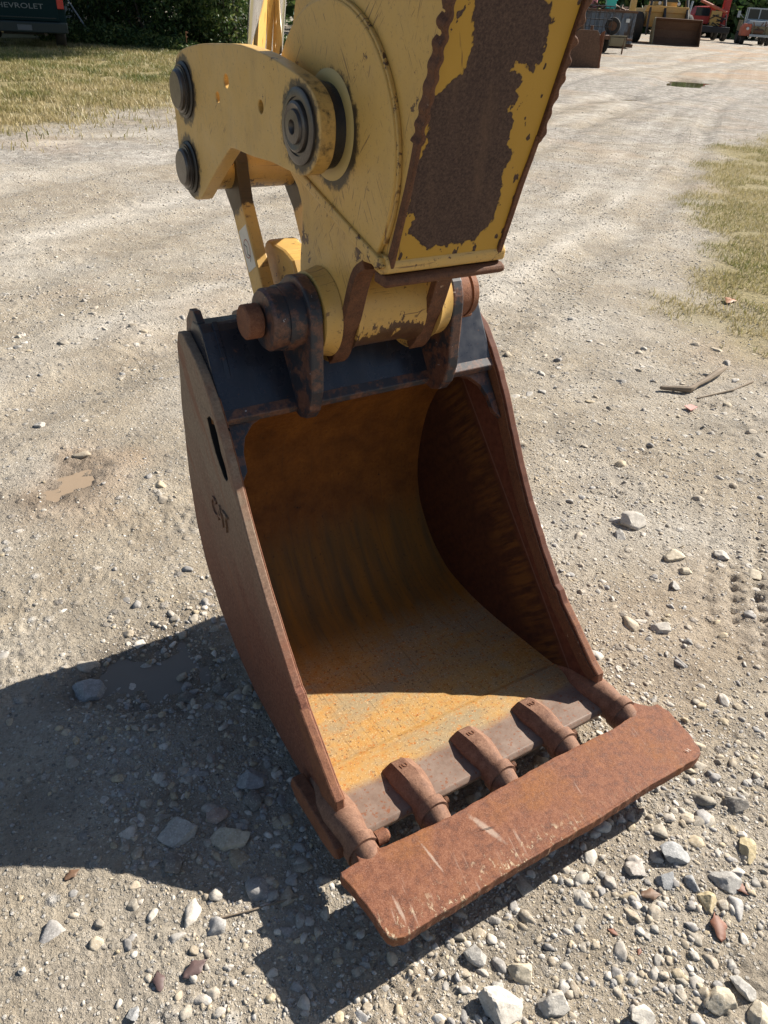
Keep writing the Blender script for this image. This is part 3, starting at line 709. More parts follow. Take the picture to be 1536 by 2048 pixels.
leaf(.078, .745, .040, 1.4, PU_, 'smaller purplish leaf left of the crumpled one')
leaf(.853, .397, .022, 2.0, RD, 'small red brown leaf below the blade shadow')
leaf(.871, .345, .016, .5, RD, 'tiny red leaf scrap in the lower right gravel')
leaf(4.416, 2.876, .14, .4, (.28, .12, .05), 'brown leaf at the edge of the right grass patch')
leaf(1.15, .33, .045, 1.9, RD, 'red brown leaf near the right edge, beyond the largest leaf')
m_tw = plain('weathered_twig', (.20, .155, .11), .85, 0, .4, 60, .4)
def stick(pts, r, lab):
    bm = bmesh.new(); vs = []
    for i, (x, y, dz) in enumerate(pts):
        z = float(height(np.array([x]), np.array([y]))[0])
        vs.append(bm.verts.new((x, y, z+r+dz)))
    for a, b in zip(vs, vs[1:]): bm.edges.new((a, b))
    me = bpy.data.meshes.new('stick'); bm.to_mesh(me); bm.free(); me.materials.append(m_tw)
    o = bpy.data.objects.new('stick', me); COL.objects.link(o)
    sk = o.modifiers.new('s', 'SKIN')
    for i, vv in enumerate(me.skin_vertices[0].data): vv.radius = (r*(.7+.5*((i*7) % 3)/2),)*2
    me.skin_vertices[0].data[0].use_root = True
    o.modifiers.new('ss', 'SUBSURF').levels = 1; o.modifiers['ss'].render_levels = 1
    tagit(o, lab, 'stick')
stick([(2.93, 2.13, .0), (2.99, 2.09, .002), (3.044, 2.045, .0), (3.10, 2.055, .01), (3.20, 2.075, .012), (3.30, 2.10, .02), (3.40, 2.125, .02)], .015, 'bent broken branch piece on the dirt at right')
stick([(3.02, 1.98, 0), (3.25, 1.96, 0), (3.45, 1.99, 0)], .005, 'thin pale twig lying just below the bent branch')
stick([(.20, .80, 0), (.27, .78, .002), (.36, .76, 0)], .0022, 'thin root crossing the edge of the shadow at the bottom')
ch = mesh_obj('plastic_chip', [(0, 0, 0), (.05, .005, .004), (.045, .04, .003), (.008, .045, .001), (0, 0, .004), (.05, .005, .008), (.045, .04, .007), (.008, .045, .005)],
              [(0, 1, 2, 3), (4, 5, 6, 7), (0, 1, 5, 4), (1, 2, 6, 5), (2, 3, 7, 6), (3, 0, 4, 7)], plain('pink_plastic', (.62, .33, .28), .5, 0, .1))
ch.location = (2.88, 1.90, float(height(np.array([2.9]), np.array([1.92]))[0])+.008); tagit(ch, 'pink flat chip of debris on the dirt right of the bucket', 'debris')

# ------------------------------------------------------------ EXCAVATOR
EX = empty('excavator', (.835, 1.2, 0))
EX.location = (0, 0, 0)
tagit(EX, 'yellow excavator stick and linkage carrying a rusty digging bucket with a straight blade', 'excavator')
FA = Vector((-.70, .714)).normalized()
def taper(v, w_):
    d = (v+.81)*FA.y-(w_-.236)*FA.x        # signed distance from front edge line
    return .05*max(0., -d)
UL0, UL1, UR0, UR1 = .469, .489, 1.181, 1.201
FRONT = [(-.812, .236), (-.84, .25), (-.915, .31), (-.965, .348), (-.985, .372), (-1.0, .378), (-1.07, .455), (-1.14, .54), (-1.195, .62), (-1.245, .70), (-1.28, .76), (-1.318, .815), (-1.355, .862), (-1.40, .905), (-1.445, .93), (-1.475, .945), (-1.50, .957), (-1.528, .95)]
BACK = [(-1.548, .92), (-1.562, .84), (-1.582, .767), (-1.59, .689), (-1.605, .56), (-1.598, .42), (-1.56, .318), (-1.48, .219), (-1.372, .160), (-1.255, .122), (-1.14, .118), (-1.01, .118), (-.90, .116)]
BK = bpy.data.meshes.new('bucket_shell')
# shell (wrapper): the bucket part itself
INN = smooth_poly([(-1.352, .812), (-1.44, .772), (-1.52, .70), (-1.566, .61), (-1.583, .51), (-1.582, .41), (-1.550, .312), (-1.488, .238), (-1.41, .18), (-1.31, .156), (-1.2, .149), (-1.07, .155), (-.93, .165)], 5)
def offs(pl, d):
    out = []
    for i, p in enumerate(pl):
        a = pl[max(0, i-1)]; b = pl[min(len(pl)-1, i+1)]; t = Vector((b[0]-a[0], b[1]-a[1])).normalized(); out.append((p[0]+t.y*d, p[1]-t.x*d))
    return out
OUT = offs(INN, .016) if offs([(0, 0), (0, -1)], 1)[0][0] < 0 else offs(INN, .016)
shell = extrude_u('bucket', INN+OUT[::-1], lambda v, w_: UL1+taper(v, w_)-.012, lambda v, w_: UR0-taper(v, w_)+.012, M['inside'], EX, bevel=0, nu=1, autos=30)
shell['label'] = 'rusty digging bucket, orange and ochre inside'
SLOT = [(-1.388, .812), (-1.372, .824), (-1.350, .822), (-1.334, .802), (-1.320, .768), (-1.298, .740), (-1.290, .720), (-1.300, .708), (-1.316, .708), (-1.336, .726), (-1.356, .746), (-1.376, .780)]
M['shade_black'] = plain('slot_shade', (.006, .005, .005), .9, 0, .2, 20, 0)  # near-black colour for a sheet behind the slot, painting the shade of its hollow
plate('slot_shade', [(v*1.0-.012*(1 if v < -1.34 else -1), w_+.012*(1 if w_ > .76 else -1)) for v, w_ in SLOT], UL1+.0, UL1+.0035, M['shade_black'], shell, bev=.0005, warp=lambda v, w_: taper(v, w_)+.0005)
sideL = plate('side_plate', FRONT+BACK, UL0, UL1, M['side'], shell, bev=.003, step=.02, jit=.0009, warp=lambda v, w_: taper(v, w_), seed=3,
              holes=[SLOT])
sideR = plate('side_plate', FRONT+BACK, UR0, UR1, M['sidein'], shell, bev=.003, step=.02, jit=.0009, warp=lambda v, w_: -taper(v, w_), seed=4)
sideL.data.materials.append(M['shade_black'])
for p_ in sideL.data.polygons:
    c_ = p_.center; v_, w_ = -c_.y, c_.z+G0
    if abs(p_.normal.x) < .6 and -1.395 < v_ < -1.285 and .700 < w_ < .832 and float(polydist(np.array([v_]), np.array([w_]), SLOT)[0]) > -.006: p_.material_index = 1  # slot walls get the same painted-in shade
sideL['label'] = 'outer left side plate of the bucket, tan above and red rust below'
# edge strips: brown doubler along the front edge, on the inside of each side plate
edge_out = FRONT[:-1]
edge_in = [(v-.028, w_-.028) if i > 1 else (v-.02, w_-.03) for i, (v, w_) in enumerate(edge_out)]
for (a, b, s) in ((UL1, UL1+.004, 1), (UR0-.004, UR0, -1)):
    plate('edge_strip', [(v-.003, w_-.004) for v, w_ in edge_out]+edge_in[::-1], a, b, M['darkrust'] if s < 0 else M['rust'], shell, bev=.002, warp=lambda v, w_, s=s: s*taper(v, w_), step=.02, jit=.0006, seed=9)
for (u0, u1) in ((UL0-.001, UL1+.001), (UR0-.001, UR1+.001)):
    vs_ = [(-.808, .195), (-.812, .237), (-.841, .252), (-.916, .312), (-.966, .350), (-.985, .366), (-1.0, .33), (-.93, .25), (-.86, .18), (-.82, .17)]
    plate('side_cutter', vs_, u0, u1, M['rust'], shell, bev=.004, step=.02, jit=.001, seed=12)
# upper lug plates, painted dark
lug = [(-1.36, .852), (-1.40, .895), (-1.435, .925), (-1.452, .955), (-1.462, .99), (-1.48, 1.006), (-1.505, 1.003), (-1.53, .975), (-1.54, .93), (-1.53, .86), (-1.45, .80)]
plate('lug_plate', lug, UL1+.002, UL1+.018, M['earpaint'], shell, bev=.002); plate('lug_plate', lug, UR0-.018, UR0-.002, M['earpaint'], shell, bev=.002)
for uu in (UL1+.019,):
    ulathe('rivet', -1.487, .965, [(uu-.012, .006), (uu+.002, .006), (uu+.004, .004)], M['earpaint'], shell, 12)
# torque beam across the top
BEAM = [(-1.345, .822), (-1.345, .836), (-1.40, .92), (-1.435, .975), (-1.45, .987), (-1.49, .985), (-1.555, .87), (-1.57, .77), (-1.53, .725), (-1.45, .782), (-1.362, .815)]
bm_ = extrude_u('torque_beam', BEAM, UL1+.0, UR0-.0, M['bluepaint'], shell, bevel=.004, nu=1)
extrude_u('beam_lip', [(-1.338, .812), (-1.334, .826), (-1.349, .842), (-1.354, .838), (-1.352, .806)], UL1+.001, UR0-.001, M['earpaint'], shell, bevel=.002)
# gussets in both upper corners of the mouth
def gusset(uc, s):
    pts = [(0, 0), (.085, 0), (.055, .012), (.032, .035), (.020, .065), (.016, .105), (0, .125)]
    e = Vector((.62, -.785)).normalized(); n_ = Vector((.785, .62)); V = []; 
    for k in (0, 1):
        for (a, d) in pts:
            q = Vector((-1.349, .812))+e*d-n_*(.004+.014*k); V.append(P(uc+s*a, q.x, q.y))
    n = len(pts); F = [tuple(range(n)), tuple(range(2*n-1, n-1, -1))]+[(i, (i+1) % n, n+(i+1) % n, n+i) for i in range(n)]
    mesh_obj('gusset', V, F, M['earpaint'], shell, bevel=.001)
gusset(UL1+.007, 1); gusset(UR0-.007, -1)
for uu in (.90, .515):
    plate('beam_rib', [(-1.352, .838), (-1.400, .925), (-1.445, .992), (-1.450, .975), (-1.40, .90), (-1.36, .835)], uu, uu+.012, M['bluepaint'], shell, bev=.002)
# hinge ears
EAR = arc(-1.352, 1.018, .078, 118, 0, 10)+[(-1.272, .96), (-1.270, .88), (-1.282, .835), (-1.300, .812), (-1.328, .802), (-1.352, .806), (-1.40, .84), (-1.50, .84), (-1.60, .84)]+arc(-1.655, .885, .045, -60, -230, 7)+[(-1.60, .955), (-1.50, 1.0), (-1.43, 1.055)]
plate('ear', EAR, .652, .680, M['earpaint'], shell, bev=.004, step=.02, jit=.0007); plate('ear', EAR, .990, 1.018, M['earpaint'], shell, bev=.004, step=.02, jit=.0007, seed=5)
# cutting edge, corner tips and five tooth adapters
CE = [(-.95, .162), (-.935, .169), (-.90, .173), (-.80, .180), (-.765, .180), (-.757, .171), (-.765, .150), (-.80, .144), (-.95, .134)]
extrude_u('cutting_edge', CE, UL1+.001, UR0-.001, M['lip'], shell, bevel=.003)
for (a, b) in ((.437, UL0-.002), (UR1+.002, 1.233)):
    plate('corner_plate', [(-.945, .180), (-.90, .184), (-.79, .186), (-.755, .180), (-.745, .165), (-.755, .150), (-.80, .138), (-.93, .134), (-.955, .155)], a, b, M['rust'], shell, bev=.004, step=.02, jit=.001)
def adapter(uc, corner=False):
    sec = [(-.876, .030, .176, .14), (-.872, .034, .188, .14), (-.866, .036, .194, .14), (-.82, .0385, .208, .14), (-.785, .035, .213, .138), (-.762, .0305, .2125, .138), (-.744, .0290, .212, .14), (-.7435, .0345, .221, .136),
           (-.722, .0345, .221, .136), (-.7215, .030, .214, .14), (-.705, .028, .208, .142), (-.66, .022, .174, .142), (-.58, .016, .172, .146)]
    if corner: sec = [(v, hw*1.0, t+.004, b) for v, hw, t, b in sec[2:]]; sec = [(-.93, .018, .180, .14), (-.89, .026, .195, .14)]+sec
    V = []; F = []; n = 32
    for i, (v, hw, t, b) in enumerate(sec):
        cz = (t+b)/2; hz = (t-b)/2; k1 = max(0., min(1., (-.775-v)/.03)) if not corner else 0.
        for k in range(n):
            q = 2*math.pi*k/n; c_, s_ = math.cos(q), math.sin(q)
            ro = min(1/max(abs(c_), 1e-6), 1/max(abs(s_), 1e-6), 1.42/(abs(c_)+abs(s_))) if s_ > 0 else min(1/max(abs(c_), 1e-6), 1/max(abs(s_), 1e-6))
            rn = 1.0; r = ro*k1+rn*(1-k1)
            V.append(P(uc+hw*c_*r, v, cz+hz*s_*r))
    for i in range(len(sec)-1):
        for k in range(n): F.append((i*n+k, i*n+(k+1) % n, (i+1)*n+(k+1) % n, (i+1)*n+k))
    F.append(tuple(range(n))); F.append(tuple((len(sec)-1)*n+k for k in range(n)))
    return mesh_obj('tooth_adapter', V, F, M['tooth'], shell, autos=24)
for uc in (.650, .828, 1.006):
    adapter(uc)
    ulathe('keeper_pin', -.733, .196, [(uc+.030, .007), (uc+.0375, .007), (uc+.038, .004)], M['darkrust'], shell, 12)
for uc in (.484, 1.190): adapter(uc, True)
def text_mesh(name, s, size, ext, mat, parent, mapf, align='CENTER'):
    cu = bpy.data.curves.new('t', 'FONT'); cu.body = s; cu.size = size; cu.extrude = ext; cu.align_x = align; cu.resolution_u = 3
    o = bpy.data.objects.new('t', cu); COL.objects.link(o); dg = bpy.context.evaluated_depsgraph_get()
    me = bpy.data.meshes.new_from_object(o.evaluated_get(dg)); bpy.data.objects.remove(o)
    for v in me.vertices: v.co = mapf(*v.co)
    me.materials.clear(); me.materials.append(mat); me.name = name
    return link(bpy.data.objects.new(name, me), parent)
for uc in (.650, .828, 1.006):
    text_mesh('cast_mark', '1U', .017, .0005, M['rust'], shell, lambda x, y, z, uc=uc: P(uc+x, -.850-y*.95+.004, .1905+.42*(.850+(.850+y*.95-.004-.850)*1-.850)*-1*.42+z) if False else P(uc+x, -.838-y, .2036-.33*y+z))
ulathe('retaining_bolt', -.728, .196, [(.498, .006), (.512, .006), (.5121, .015), (.535, .015), (.536, .012), (.541, .009)], M['rust'], shell, 14)
# straight blade welded across the teeth
BL_ = [(.419, -.700), (.457, -.701), (.459, -.709), (.461, -.731), (.472, -.736), (.496, -.733), (.507, -.705), (.584, -.699), (.664, -.694), (.796, -.698), (.876, -.699), (.96, -.700), (1.043, -.697), (1.132, -.694), (1.187, -.700), (1.193, -.724), (1.22, -.730), (1.232, -.715), (1.249, -.698), (1.269, -.696), (1.275, -.668), (1.265, -.604), (1.252, -.560), (1.243, -.549), (1.223, -.543), (1.067, -.545), (.931, -.541), (.817, -.543), (.670, -.543), (.555, -.542), (.456, -.541), (.440, -.546), (.432, -.556), (.429, -.601), (.423, -.656), (.416, -.692)]
pl = resample(BL_, .012, .0011, seed=8)
me = curve_mesh(pl, [], .0140, .0022)
bm = bmesh.new(); bm.from_mesh(me); bmesh.ops.remove_doubles(bm, verts=bm.verts, dist=1e-5)
for v in bm.verts:
    x, y, z = v.co; v.co = P(x, y, .1905+z+.002*float(fbm(np.array([x*6]), np.array([y*6]), 0, 2, 2)[0]))
bmesh.ops.recalc_face_normals(bm, faces=bm.faces); bm.to_mesh(me); bm.free(); me.materials.clear(); me.materials.append(M['blade']); me.name = 'blade'
for p in me.polygons: p.material_index = 0
me.polygons.foreach_set('use_smooth', [False]*len(me.polygons))
blade = link(bpy.data.objects.new('blade', me), shell); blade['label'] = 'straight red brown steel blade across the tooth tips'
M['scuff'] = plain('pale_scrape', (.52, .42, .35), .7, 0, .3, 300, 0)
def blade_mark(name, u, v, du, dv, wd0, mat, seed):
    r2 = random.Random(seed); n = 9; L_ = []; R_ = []; d2 = Vector((du, dv)).normalized(); nn2 = Vector((-d2.y, d2.x))
    for i in range(n+1):
        t = i/n; ww = wd0*(math.sin(math.pi*min(1, t*.9+.08))**.7)*r2.uniform(.6, 1.15); c2 = Vector((u+du*t, v+dv*t)); L_.append(c2+nn2*ww); R_.append(c2-nn2*ww)
    pts = L_+R_[::-1]; mesh_obj(name, [P(p.x, p.y, .2062) for p in pts], [(i, i+1, 2*n-i, 2*n+1-i) for i in range(n)], mat, blade)
blade_mark('crack', .694, -.640, .034, .010, .0009, M['grease'], 4)
text_mesh('crayon_mark', 'H', .016, .0002, M['scuff'], blade, lambda x, y, z: P(1.222+x*.9-y*.3, -.562-y*.8, .2068+z))
# raised letters on the left side plate
text_mesh('raised_letters', 'CAT', .072, .0025, M['side'], shell, lambda x, y, z: P(UL0+taper(-1.37+x, .56+y)-.002+z, -1.370+x*.80, .560+y))
# weld line between blade side and cutting edge
# pin bosses on the ears
ulathe('hinge_collar', -1.352, 1.016, [(.585, .044), (.586, .056), (.592, .061), (.618, .061), (.6185, .064), (.652, .066)], M['earpaint'], shell)
ulathe('hinge_collar', -1.352, 1.016, [(1.018, .058), (1.055, .056), (1.0555, .052), (1.062, .052), (1.0625, .056), (1.078, .054), (1.084, .046)], M['rust'], shell)
ulathe('hinge_bolt', -1.362, 1.014, [(.548, .030), (.551, .034), (.580, .034), (.581, .024), (.588, .024)], M['rust'], shell, 32)
ulathe('retaining_bolt', -1.335, .968, [(1.05, .008), (1.085, .008), (1.088, .006)], M['rust'], shell, 10)

# ---- stick
k_ = .29
def fv(w_): return -1.113+k_*(w_-1.168)
def bv(w_): return -1.478+.33*(w_-1.496)
TOPW = 2.7
ST = [(fv(1.160), 1.160), (fv(TOPW), TOPW), (bv(TOPW), TOPW), (bv(1.6), 1.6), (-1.478, 1.496), (-1.497, 1.35), (-1.505, 1.262), (-1.448, 1.262)]
stick_o = extrude_u('stick', ST, .717, .953, M['yellow_stick'], EX, bevel=.003)
stick_o['label'] = 'yellow box section stick with worn paint'
# front (bottom) plate with peeled paint
RUSTP = [(0.758, 1.62), (0.758, 1.556), (0.762, 1.535), (0.774, 1.501), (0.776, 1.476), (0.757, 1.457), (0.737, 1.442), (0.724, 1.434), (0.729, 1.403), (0.734, 1.375), (0.732, 1.375), (0.732, 1.336), (0.723, 1.315), (0.728, 1.283), (0.726, 1.263), (0.744, 1.255), (0.742, 1.231), (0.772, 1.214), (0.79, 1.201), (0.878, 1.204), (0.883, 1.203), (0.904, 1.231), (0.909, 1.253), (0.912, 1.284), (0.9, 1.328), (0.904, 1.351), (0.896, 1.37), (0.89, 1.403), (0.878, 1.418), (0.887, 1.438), (0.879, 1.447), (0.885, 1.458), (0.874, 1.469), (0.85, 1.469), (0.859, 1.485), (0.875, 1.485), (0.9, 1.473), (0.909, 1.488), (0.906, 1.512), (0.9, 1.54), (0.882, 1.561), (.88, 1.64), (.85, 1.9), (.77, 1.88)]
nn = Vector((0, 1, -k_)).normalized()
def FPt(u, w_, t): return P(u, fv(w_)+nn.y*t, w_+nn.z*t)
us = np.linspace(.7205, .9495, 170); wsn = np.concatenate([np.linspace(1.172, 1.62, 340), np.linspace(1.64, TOPW-.01, 30)])
V = []; F = []
for w_ in wsn:
    for u in us: V.append(FPt(u, w_, .0035))
nu_ = len(us)
for a in range(len(wsn)-1):
    for b in range(nu_-1): F.append((a*nu_+b, a*nu_+b+1, (a+1)*nu_+b+1, (a+1)*nu_+b))
UU, WW = np.meshgrid(us, wsn)
dd = polydist(UU, WW, RUSTP)+.0035*fbm(UU*110, WW*110, 0, 3, 14)+.002*fbm(UU*400, WW*400, 0, 2, 15)
wp = mesh_obj('wear_plate', V, F, M['peeled'], stick_o, smooth=True)
dd = dd+.010*fbm(UU*38, WW*38, 0, 4, 18)+.004*fbm(UU*150, WW*60, 0, 3, 19)
dd = dd+.002; dd = np.maximum(dd, (fbm(UU*75, WW*48, 0, 4, 24)-.46)*.06)
add_attr(wp.data, 'rust', np.clip(.5+dd/.010, 0, 1))
wp['label'] = 'peeling yellow underside plate with a big bare rusty patch'
def fstrip(name, pts, t0, t1, mat, bev=.002, jit=0, step=None, seed=2):
    if step: pts = resample(pts, step, jit, seed=seed)
    me = curve_mesh(pts, [], (t1-t0)/2, bev)
    bm = bmesh.new(); bm.from_mesh(me); bmesh.ops.remove_doubles(bm, verts=bm.verts, dist=1e-5)
    for v in bm.verts: x, y, z = v.co; v.co = FPt(x, y, (t0+t1)/2+z)
    bmesh.ops.recalc_face_normals(bm, faces=bm.faces); bm.to_mesh(me); bm.free(); me.materials.clear(); me.materials.append(mat); me.name = name
    for p in me.polygons: p.material_index = 0
    me.polygons.foreach_set('use_smooth', [False]*len(me.polygons))
    return link(bpy.data.objects.new(name, me), stick_o)
def wav(u, w_, a, lam, ph): 
    s = math.sin(2*math.pi*w_/lam+ph+1.6*float(vnoise(w_*14, ph*3.0, 0, 5))); return u+a*(.75+.5*float(vnoise(w_*23, ph+7, 0, 6)))*(abs(s)**.7*math.copysign(1, s))
ww_ = [1.372+i*.0035 for i in range(0, 260)]
fstrip('edge_strip', [(wav(.7225, a, .0050, .026, 0), a) for a in ww_]+[(wav(.7155, a, .0050, .026, .5)-.001, a) for a in ww_[::-1]], -.012, .011, M['darkrust'], .002)
fstrip('edge_strip', [(.953, ww_[0]-.006)]+[(wav(.962, a, .0068, .026, 1.0)+.002*math.sin(a*61), a) for a in ww_]+[(.9515, a) for a in ww_[::-1]], -.020, .010, M['darkrust'], .002)
fstrip('edge_strip', [(.7135, 1.165), (.7165, 1.3), (.7140, 1.372), (.7225, 1.378), (.7240, 1.3), (.7225, 1.165)], -.006, .009, M['darkrust'], .002, .0006, .02)
fstrip('edge_strip', [(.9455, 1.165), (.944, 1.30), (.949, 1.38), (.958, 1.38), (.9555, 1.3), (.9555, 1.165)], -.010, .008, M['darkrust'], .002, .0006, .02)
# cross bar at the foot of the box section
extrude_u('cross_bar', [(-1.150, 1.158), (-1.150, 1.176), (-1.128, 1.190), (-1.110, 1.190), (-1.102, 1.178), (-1.104, 1.162), (-1.125, 1.154)], .709, .966, M['yellow_chipped'], stick_o, bevel=.004)
extrude_u('wear_bar', [(-1.145, 1.138), (-1.145, 1.1565), (-1.112, 1.1565), (-1.100, 1.152), (-1.098, 1.142), (-1.110, 1.136)], .708, .966, M['darkrust'], stick_o, bevel=.004)
# round reinforcing plate on the near side, cut along the diagonal rib
cx, cy, rr_ = -1.318, 1.322, .226
DISC = [p for p in arc(cx, cy, rr_, 155, -32, 46)]+[(-1.135, 1.188), (-1.455, 1.272), (-1.497, 1.30)]
plate('reinforcing_plate', DISC, .705, .7165, M['yellow_stick'], stick_o, bev=.003)
plate('weld_bead', arc(cx, cy, rr_+.004, 140, -30, 60)+arc(cx, cy, rr_-.002, -30, 140, 60), .7085, .7168, M['yellow_chipped'], stick_o, bev=.002)
plate('diagonal_rib', [(-1.470, 1.270), (-1.455, 1.282), (-1.118, 1.186), (-1.110, 1.172), (-1.125, 1.164)], .699, .7165, M['yellow_chipped'], stick_o, bev=.004)
# nose: two cheek plates, boss and tube
NOSE = [(-1.505, 1.262), (-1.462, 1.232), (-1.443, 1.202), (-1.444, 1.16), (-1.452, 1.11), (-1.456, 1.05)]+arc(-1.352, 1.016, .103, 170, 290, 12)+[(-1.302, .940), (-1.290, .99), (-1.268, 1.035), (-1.248, 1.095), (-1.228, 1.135), (-1.20, 1.157), (-1.15, 1.162), (-1.12, 1.175), (-1.3, 1.25)]
plate('cheek_plate', NOSE, .718, .754, M['yellow_chipped'], stick_o, bev=.003, step=.02, jit=.0006)
plate('cheek_plate', NOSE, .916, .952, M['yellow_chipped'], stick_o, bev=.003, step=.02, jit=.0006, seed=6)
def strip_along(pts, wdt):
    a = offs(pts, wdt/2); b = offs(pts, -wdt/2); return a+b[::-1]
fe = [(-1.196, 1.152), (-1.226, 1.131), (-1.246, 1.092), (-1.266, 1.032), (-1.288, .986), (-1.305, .945), (-1.325, .922)]
for (a, b) in ((.7165, .7555), (.9145, .9535)):
    plate('cheek_edge', strip_along(smooth_poly(fe, 3), .018), a, b, M['darkrust'], stick_o, bev=.002)
extrude_u('back_web', [(-1.500, 1.262), (-1.470, 1.10), (-1.463, 1.10), (-1.485, 1.262)], .742, .928, M['yellow'], stick_o, bevel=0)
ulathe('nose_boss', -1.352, 1.016, [(.683, .078), (.684, .083), (.700, .084), (.7165, .090)], M['yellow_chipped'], stick_o)
ulathe('nose_boss', -1.352, 1.016, [(.9535, .09), (.97, .084), (.986, .083), (.987, .078)], M['yellow_chipped'], stick_o)
ulathe('nose_tube', -1.352, 1.016, [(.754, .088), (.772, .080), (.898, .080), (.916, .088)], M['yellow_tube'], stick_o)
ulathe('pivot_boss', *(-PR[0], PR[1]+G0), [(.7015, .060), (.7020, .080), (.7040, .086), (.7048, .088)], M['halo'], stick_o)
ulathe('seal_ring', *(-PR[0], PR[1]+G0), [(.679, .060), (.680, .069), (.6900, .070), (.6905, .066), (.7025, .068)], M['grease'], stick_o)

# ---- H link: two big side plates
LK = [(-1.788, 1.415), (-1.775, 1.432), (-1.75, 1.443), (-1.704, 1.453), (-1.64, 1.461), (-1.581, 1.466), (-1.51, 1.470), (-1.439, 1.473), (-1.336, 1.466), (-1.244, 1.452), (-1.193, 1.441), (-1.163, 1.425), (-1.147, 1.405), (-1.142, 1.38), (-1.146, 1.352), (-1.158, 1.330), (-1.182, 1.312), (-1.212, 1.304), (-1.25, 1.304), (-1.328, 1.306), (-1.40, 1.302), (-1.475, 1.302), (-1.500, 1.301), (-1.520, 1.293), (-1.597, 1.241), (-1.68, 1.180), (-1.70, 1.169), (-1.73, 1.163), (-1.76, 1.168), (-1.783, 1.183), (-1.805, 1.22), (-1.811, 1.265), (-1.813, 1.309), (-1.818, 1.366), (-1.81, 1.395)]
sc_ = 1.08
LK = [(v*sc_, 1.55-(1.55-w_)*sc_) for v, w_ in LK]
hl = [(v*sc_, 1.55-(1.55-w_)*sc_, r) for v, w_, r in ((-1.512, 1.411, .0125), (-1.559, 1.380, .0100), (-1.361, 1.387, .0115))]
holes = [arc(v, w_, r, 0, 337.5, 15) for v, w_, r in hl]
def link_side(u0, u1, s):
    o = plate('link_plate', smooth_poly(LK, 2, True), u0, u1, M['yellow_link'], EX, holes=holes, bev=.0022)
    uo = u0 if s < 0 else u1
    for (py, pz), big in ((PR, True), (PU, False), (PL, False)):
        if big:
            rr = [(uo, .060), (uo+s*.004, .060), (uo+s*.006, .056), (uo+s*.006, .046), (uo+s*.003, .045), (uo+s*.003, .041), (uo+s*.010, .040), (uo+s*.012, .036), (uo+s*.010, .028), (uo+s*.014, .026), (uo+s*.015, .012), (uo+s*.008, .009)]
            mt = M['steel']
        else:
            ulathe('seal_ring', -py, pz+G0, [(uo, .056), (uo+s*.003, .056), (uo+s*.006, .050), (uo+s*.010, .050)], M['grease'], o)
            rr = [(uo+s*.006, .046), (uo+s*.012, .0455), (uo+s*.013, .041), (uo+s*.018, .0405), (uo+s*.022, .036), (uo+s*.0225, .01)]; mt = M['steel']
        ulathe('pin', -py, pz+G0, rr, mt, o)
    return o
lnk = link_side(.648, .678, -1); link_side(.992, 1.022, 1)
text_mesh('crayon_mark', 'F', .03, .0002, plain('red_crayon', (.28, .12, .05), .8), lnk, lambda x, y, z: P(.6475+z, -1.838+x, 1.452+y))
# cross tubes between the plates
ct = ulathe('cross_tube', -PL[0]+.0, PL[1]+G0, [(.679, .045), (.700, .045), (.7005, .052), (.97, .052), (.991, .045)], M['yellow_grime'], EX)
ulathe('cross_tube', -PU[0], PU[1]+G0, [(.679, .035), (.991, .035)], M['grease'], EX)
# push links down to the bucket
LKd = Vector((-1.690+1.886, .885-1.200)); Ln = LKd.length; d_ = LKd.normalized(); n_ = Vector((-d_.y, d_.x))
def barprof(w0, w1, top=.062, bot=.048):
    A = Vector((-1.886, 1.200)); B_ = Vector((-1.690, .885)); out = []
    base = math.degrees(math.atan2(d_.y, d_.x))
    out += arc(A.x, A.y, top, base+55, base+305, 14)
    a1 = A+d_*.10-n_*w0; b1 = B_-d_*.07-n_*w1; out += [tuple(a1), tuple(b1)]
    out += arc(B_.x, B_.y, bot, base-125, base+125, 12)
    b2 = B_-d_*.07+n_*w1; a2 = A+d_*.10+n_*w0; out += [tuple(b2), tuple(a2)]
    return out
bar = plate('push_link', barprof(.034, .034), .738, .770, M['yellow_bar'], EX, bev=.003)
plate('push_link', barprof(.034, .034), .900, .932, M['yellow_bar'], EX, bev=.003)
# warning sticker on the near bar
A = Vector((-1.886, 1.200))
def barpt(s, t, off=.0): q = A+d_*s+n_*t; return P(.7372-off, q.x, q.y)
stm = NM('white_decal'); cst = stm.mix(stm.noise(90, 4), (.55, .53, .47), (.66, .64, .58)); M['decal'] = stm.done(cst, .5)
st_o = mesh_obj('warning_sticker', [barpt(.150, -.024), barpt(.150, .028), barpt(.250, .028), barpt(.250, -.024)]+[barpt(.150, -.024, -.0008), barpt(.150, .028, -.0008), barpt(.250, .028, -.0008), barpt(.250, -.024, -.0008)], [(0, 1, 2, 3), (4, 5, 6, 7), (0, 1, 5, 4), (1, 2, 6, 5), (2, 3, 7, 6), (3, 0, 4, 7)], M['decal'], bar)
def line2(pts, wd, mat, name):
    V = []; F = []
    for a, b in zip(pts, pts[1:]):
        a = Vector(a); b = Vector(b); t = (b-a).normalized(); n = Vector((-t.y, t.x))*wd; k = len(V)
        V += [barpt(*(a+n), .0006), barpt(*(a-n), .0006), barpt(*(b-n), .0006), barpt(*(b+n), .0006)]; F.append((k, k+1, k+2, k+3))
    mesh_obj(name, V, F, mat, st_o)
red = plain('faded_red_ink', (.35, .10, .06), .6); blk = plain('faded_black_ink', (.06, .05, .05), .6)
line2([(.200+.022*math.cos(R(a)), .002+.017*math.sin(R(a))) for a in range(0, 361, 24)], .0012, red, 'sticker_ring')
line2([(.185, -.010), (.196, .004), (.212, -.002), (.222, .014), (.232, .004)], .0012, blk, 'sticker_figure')
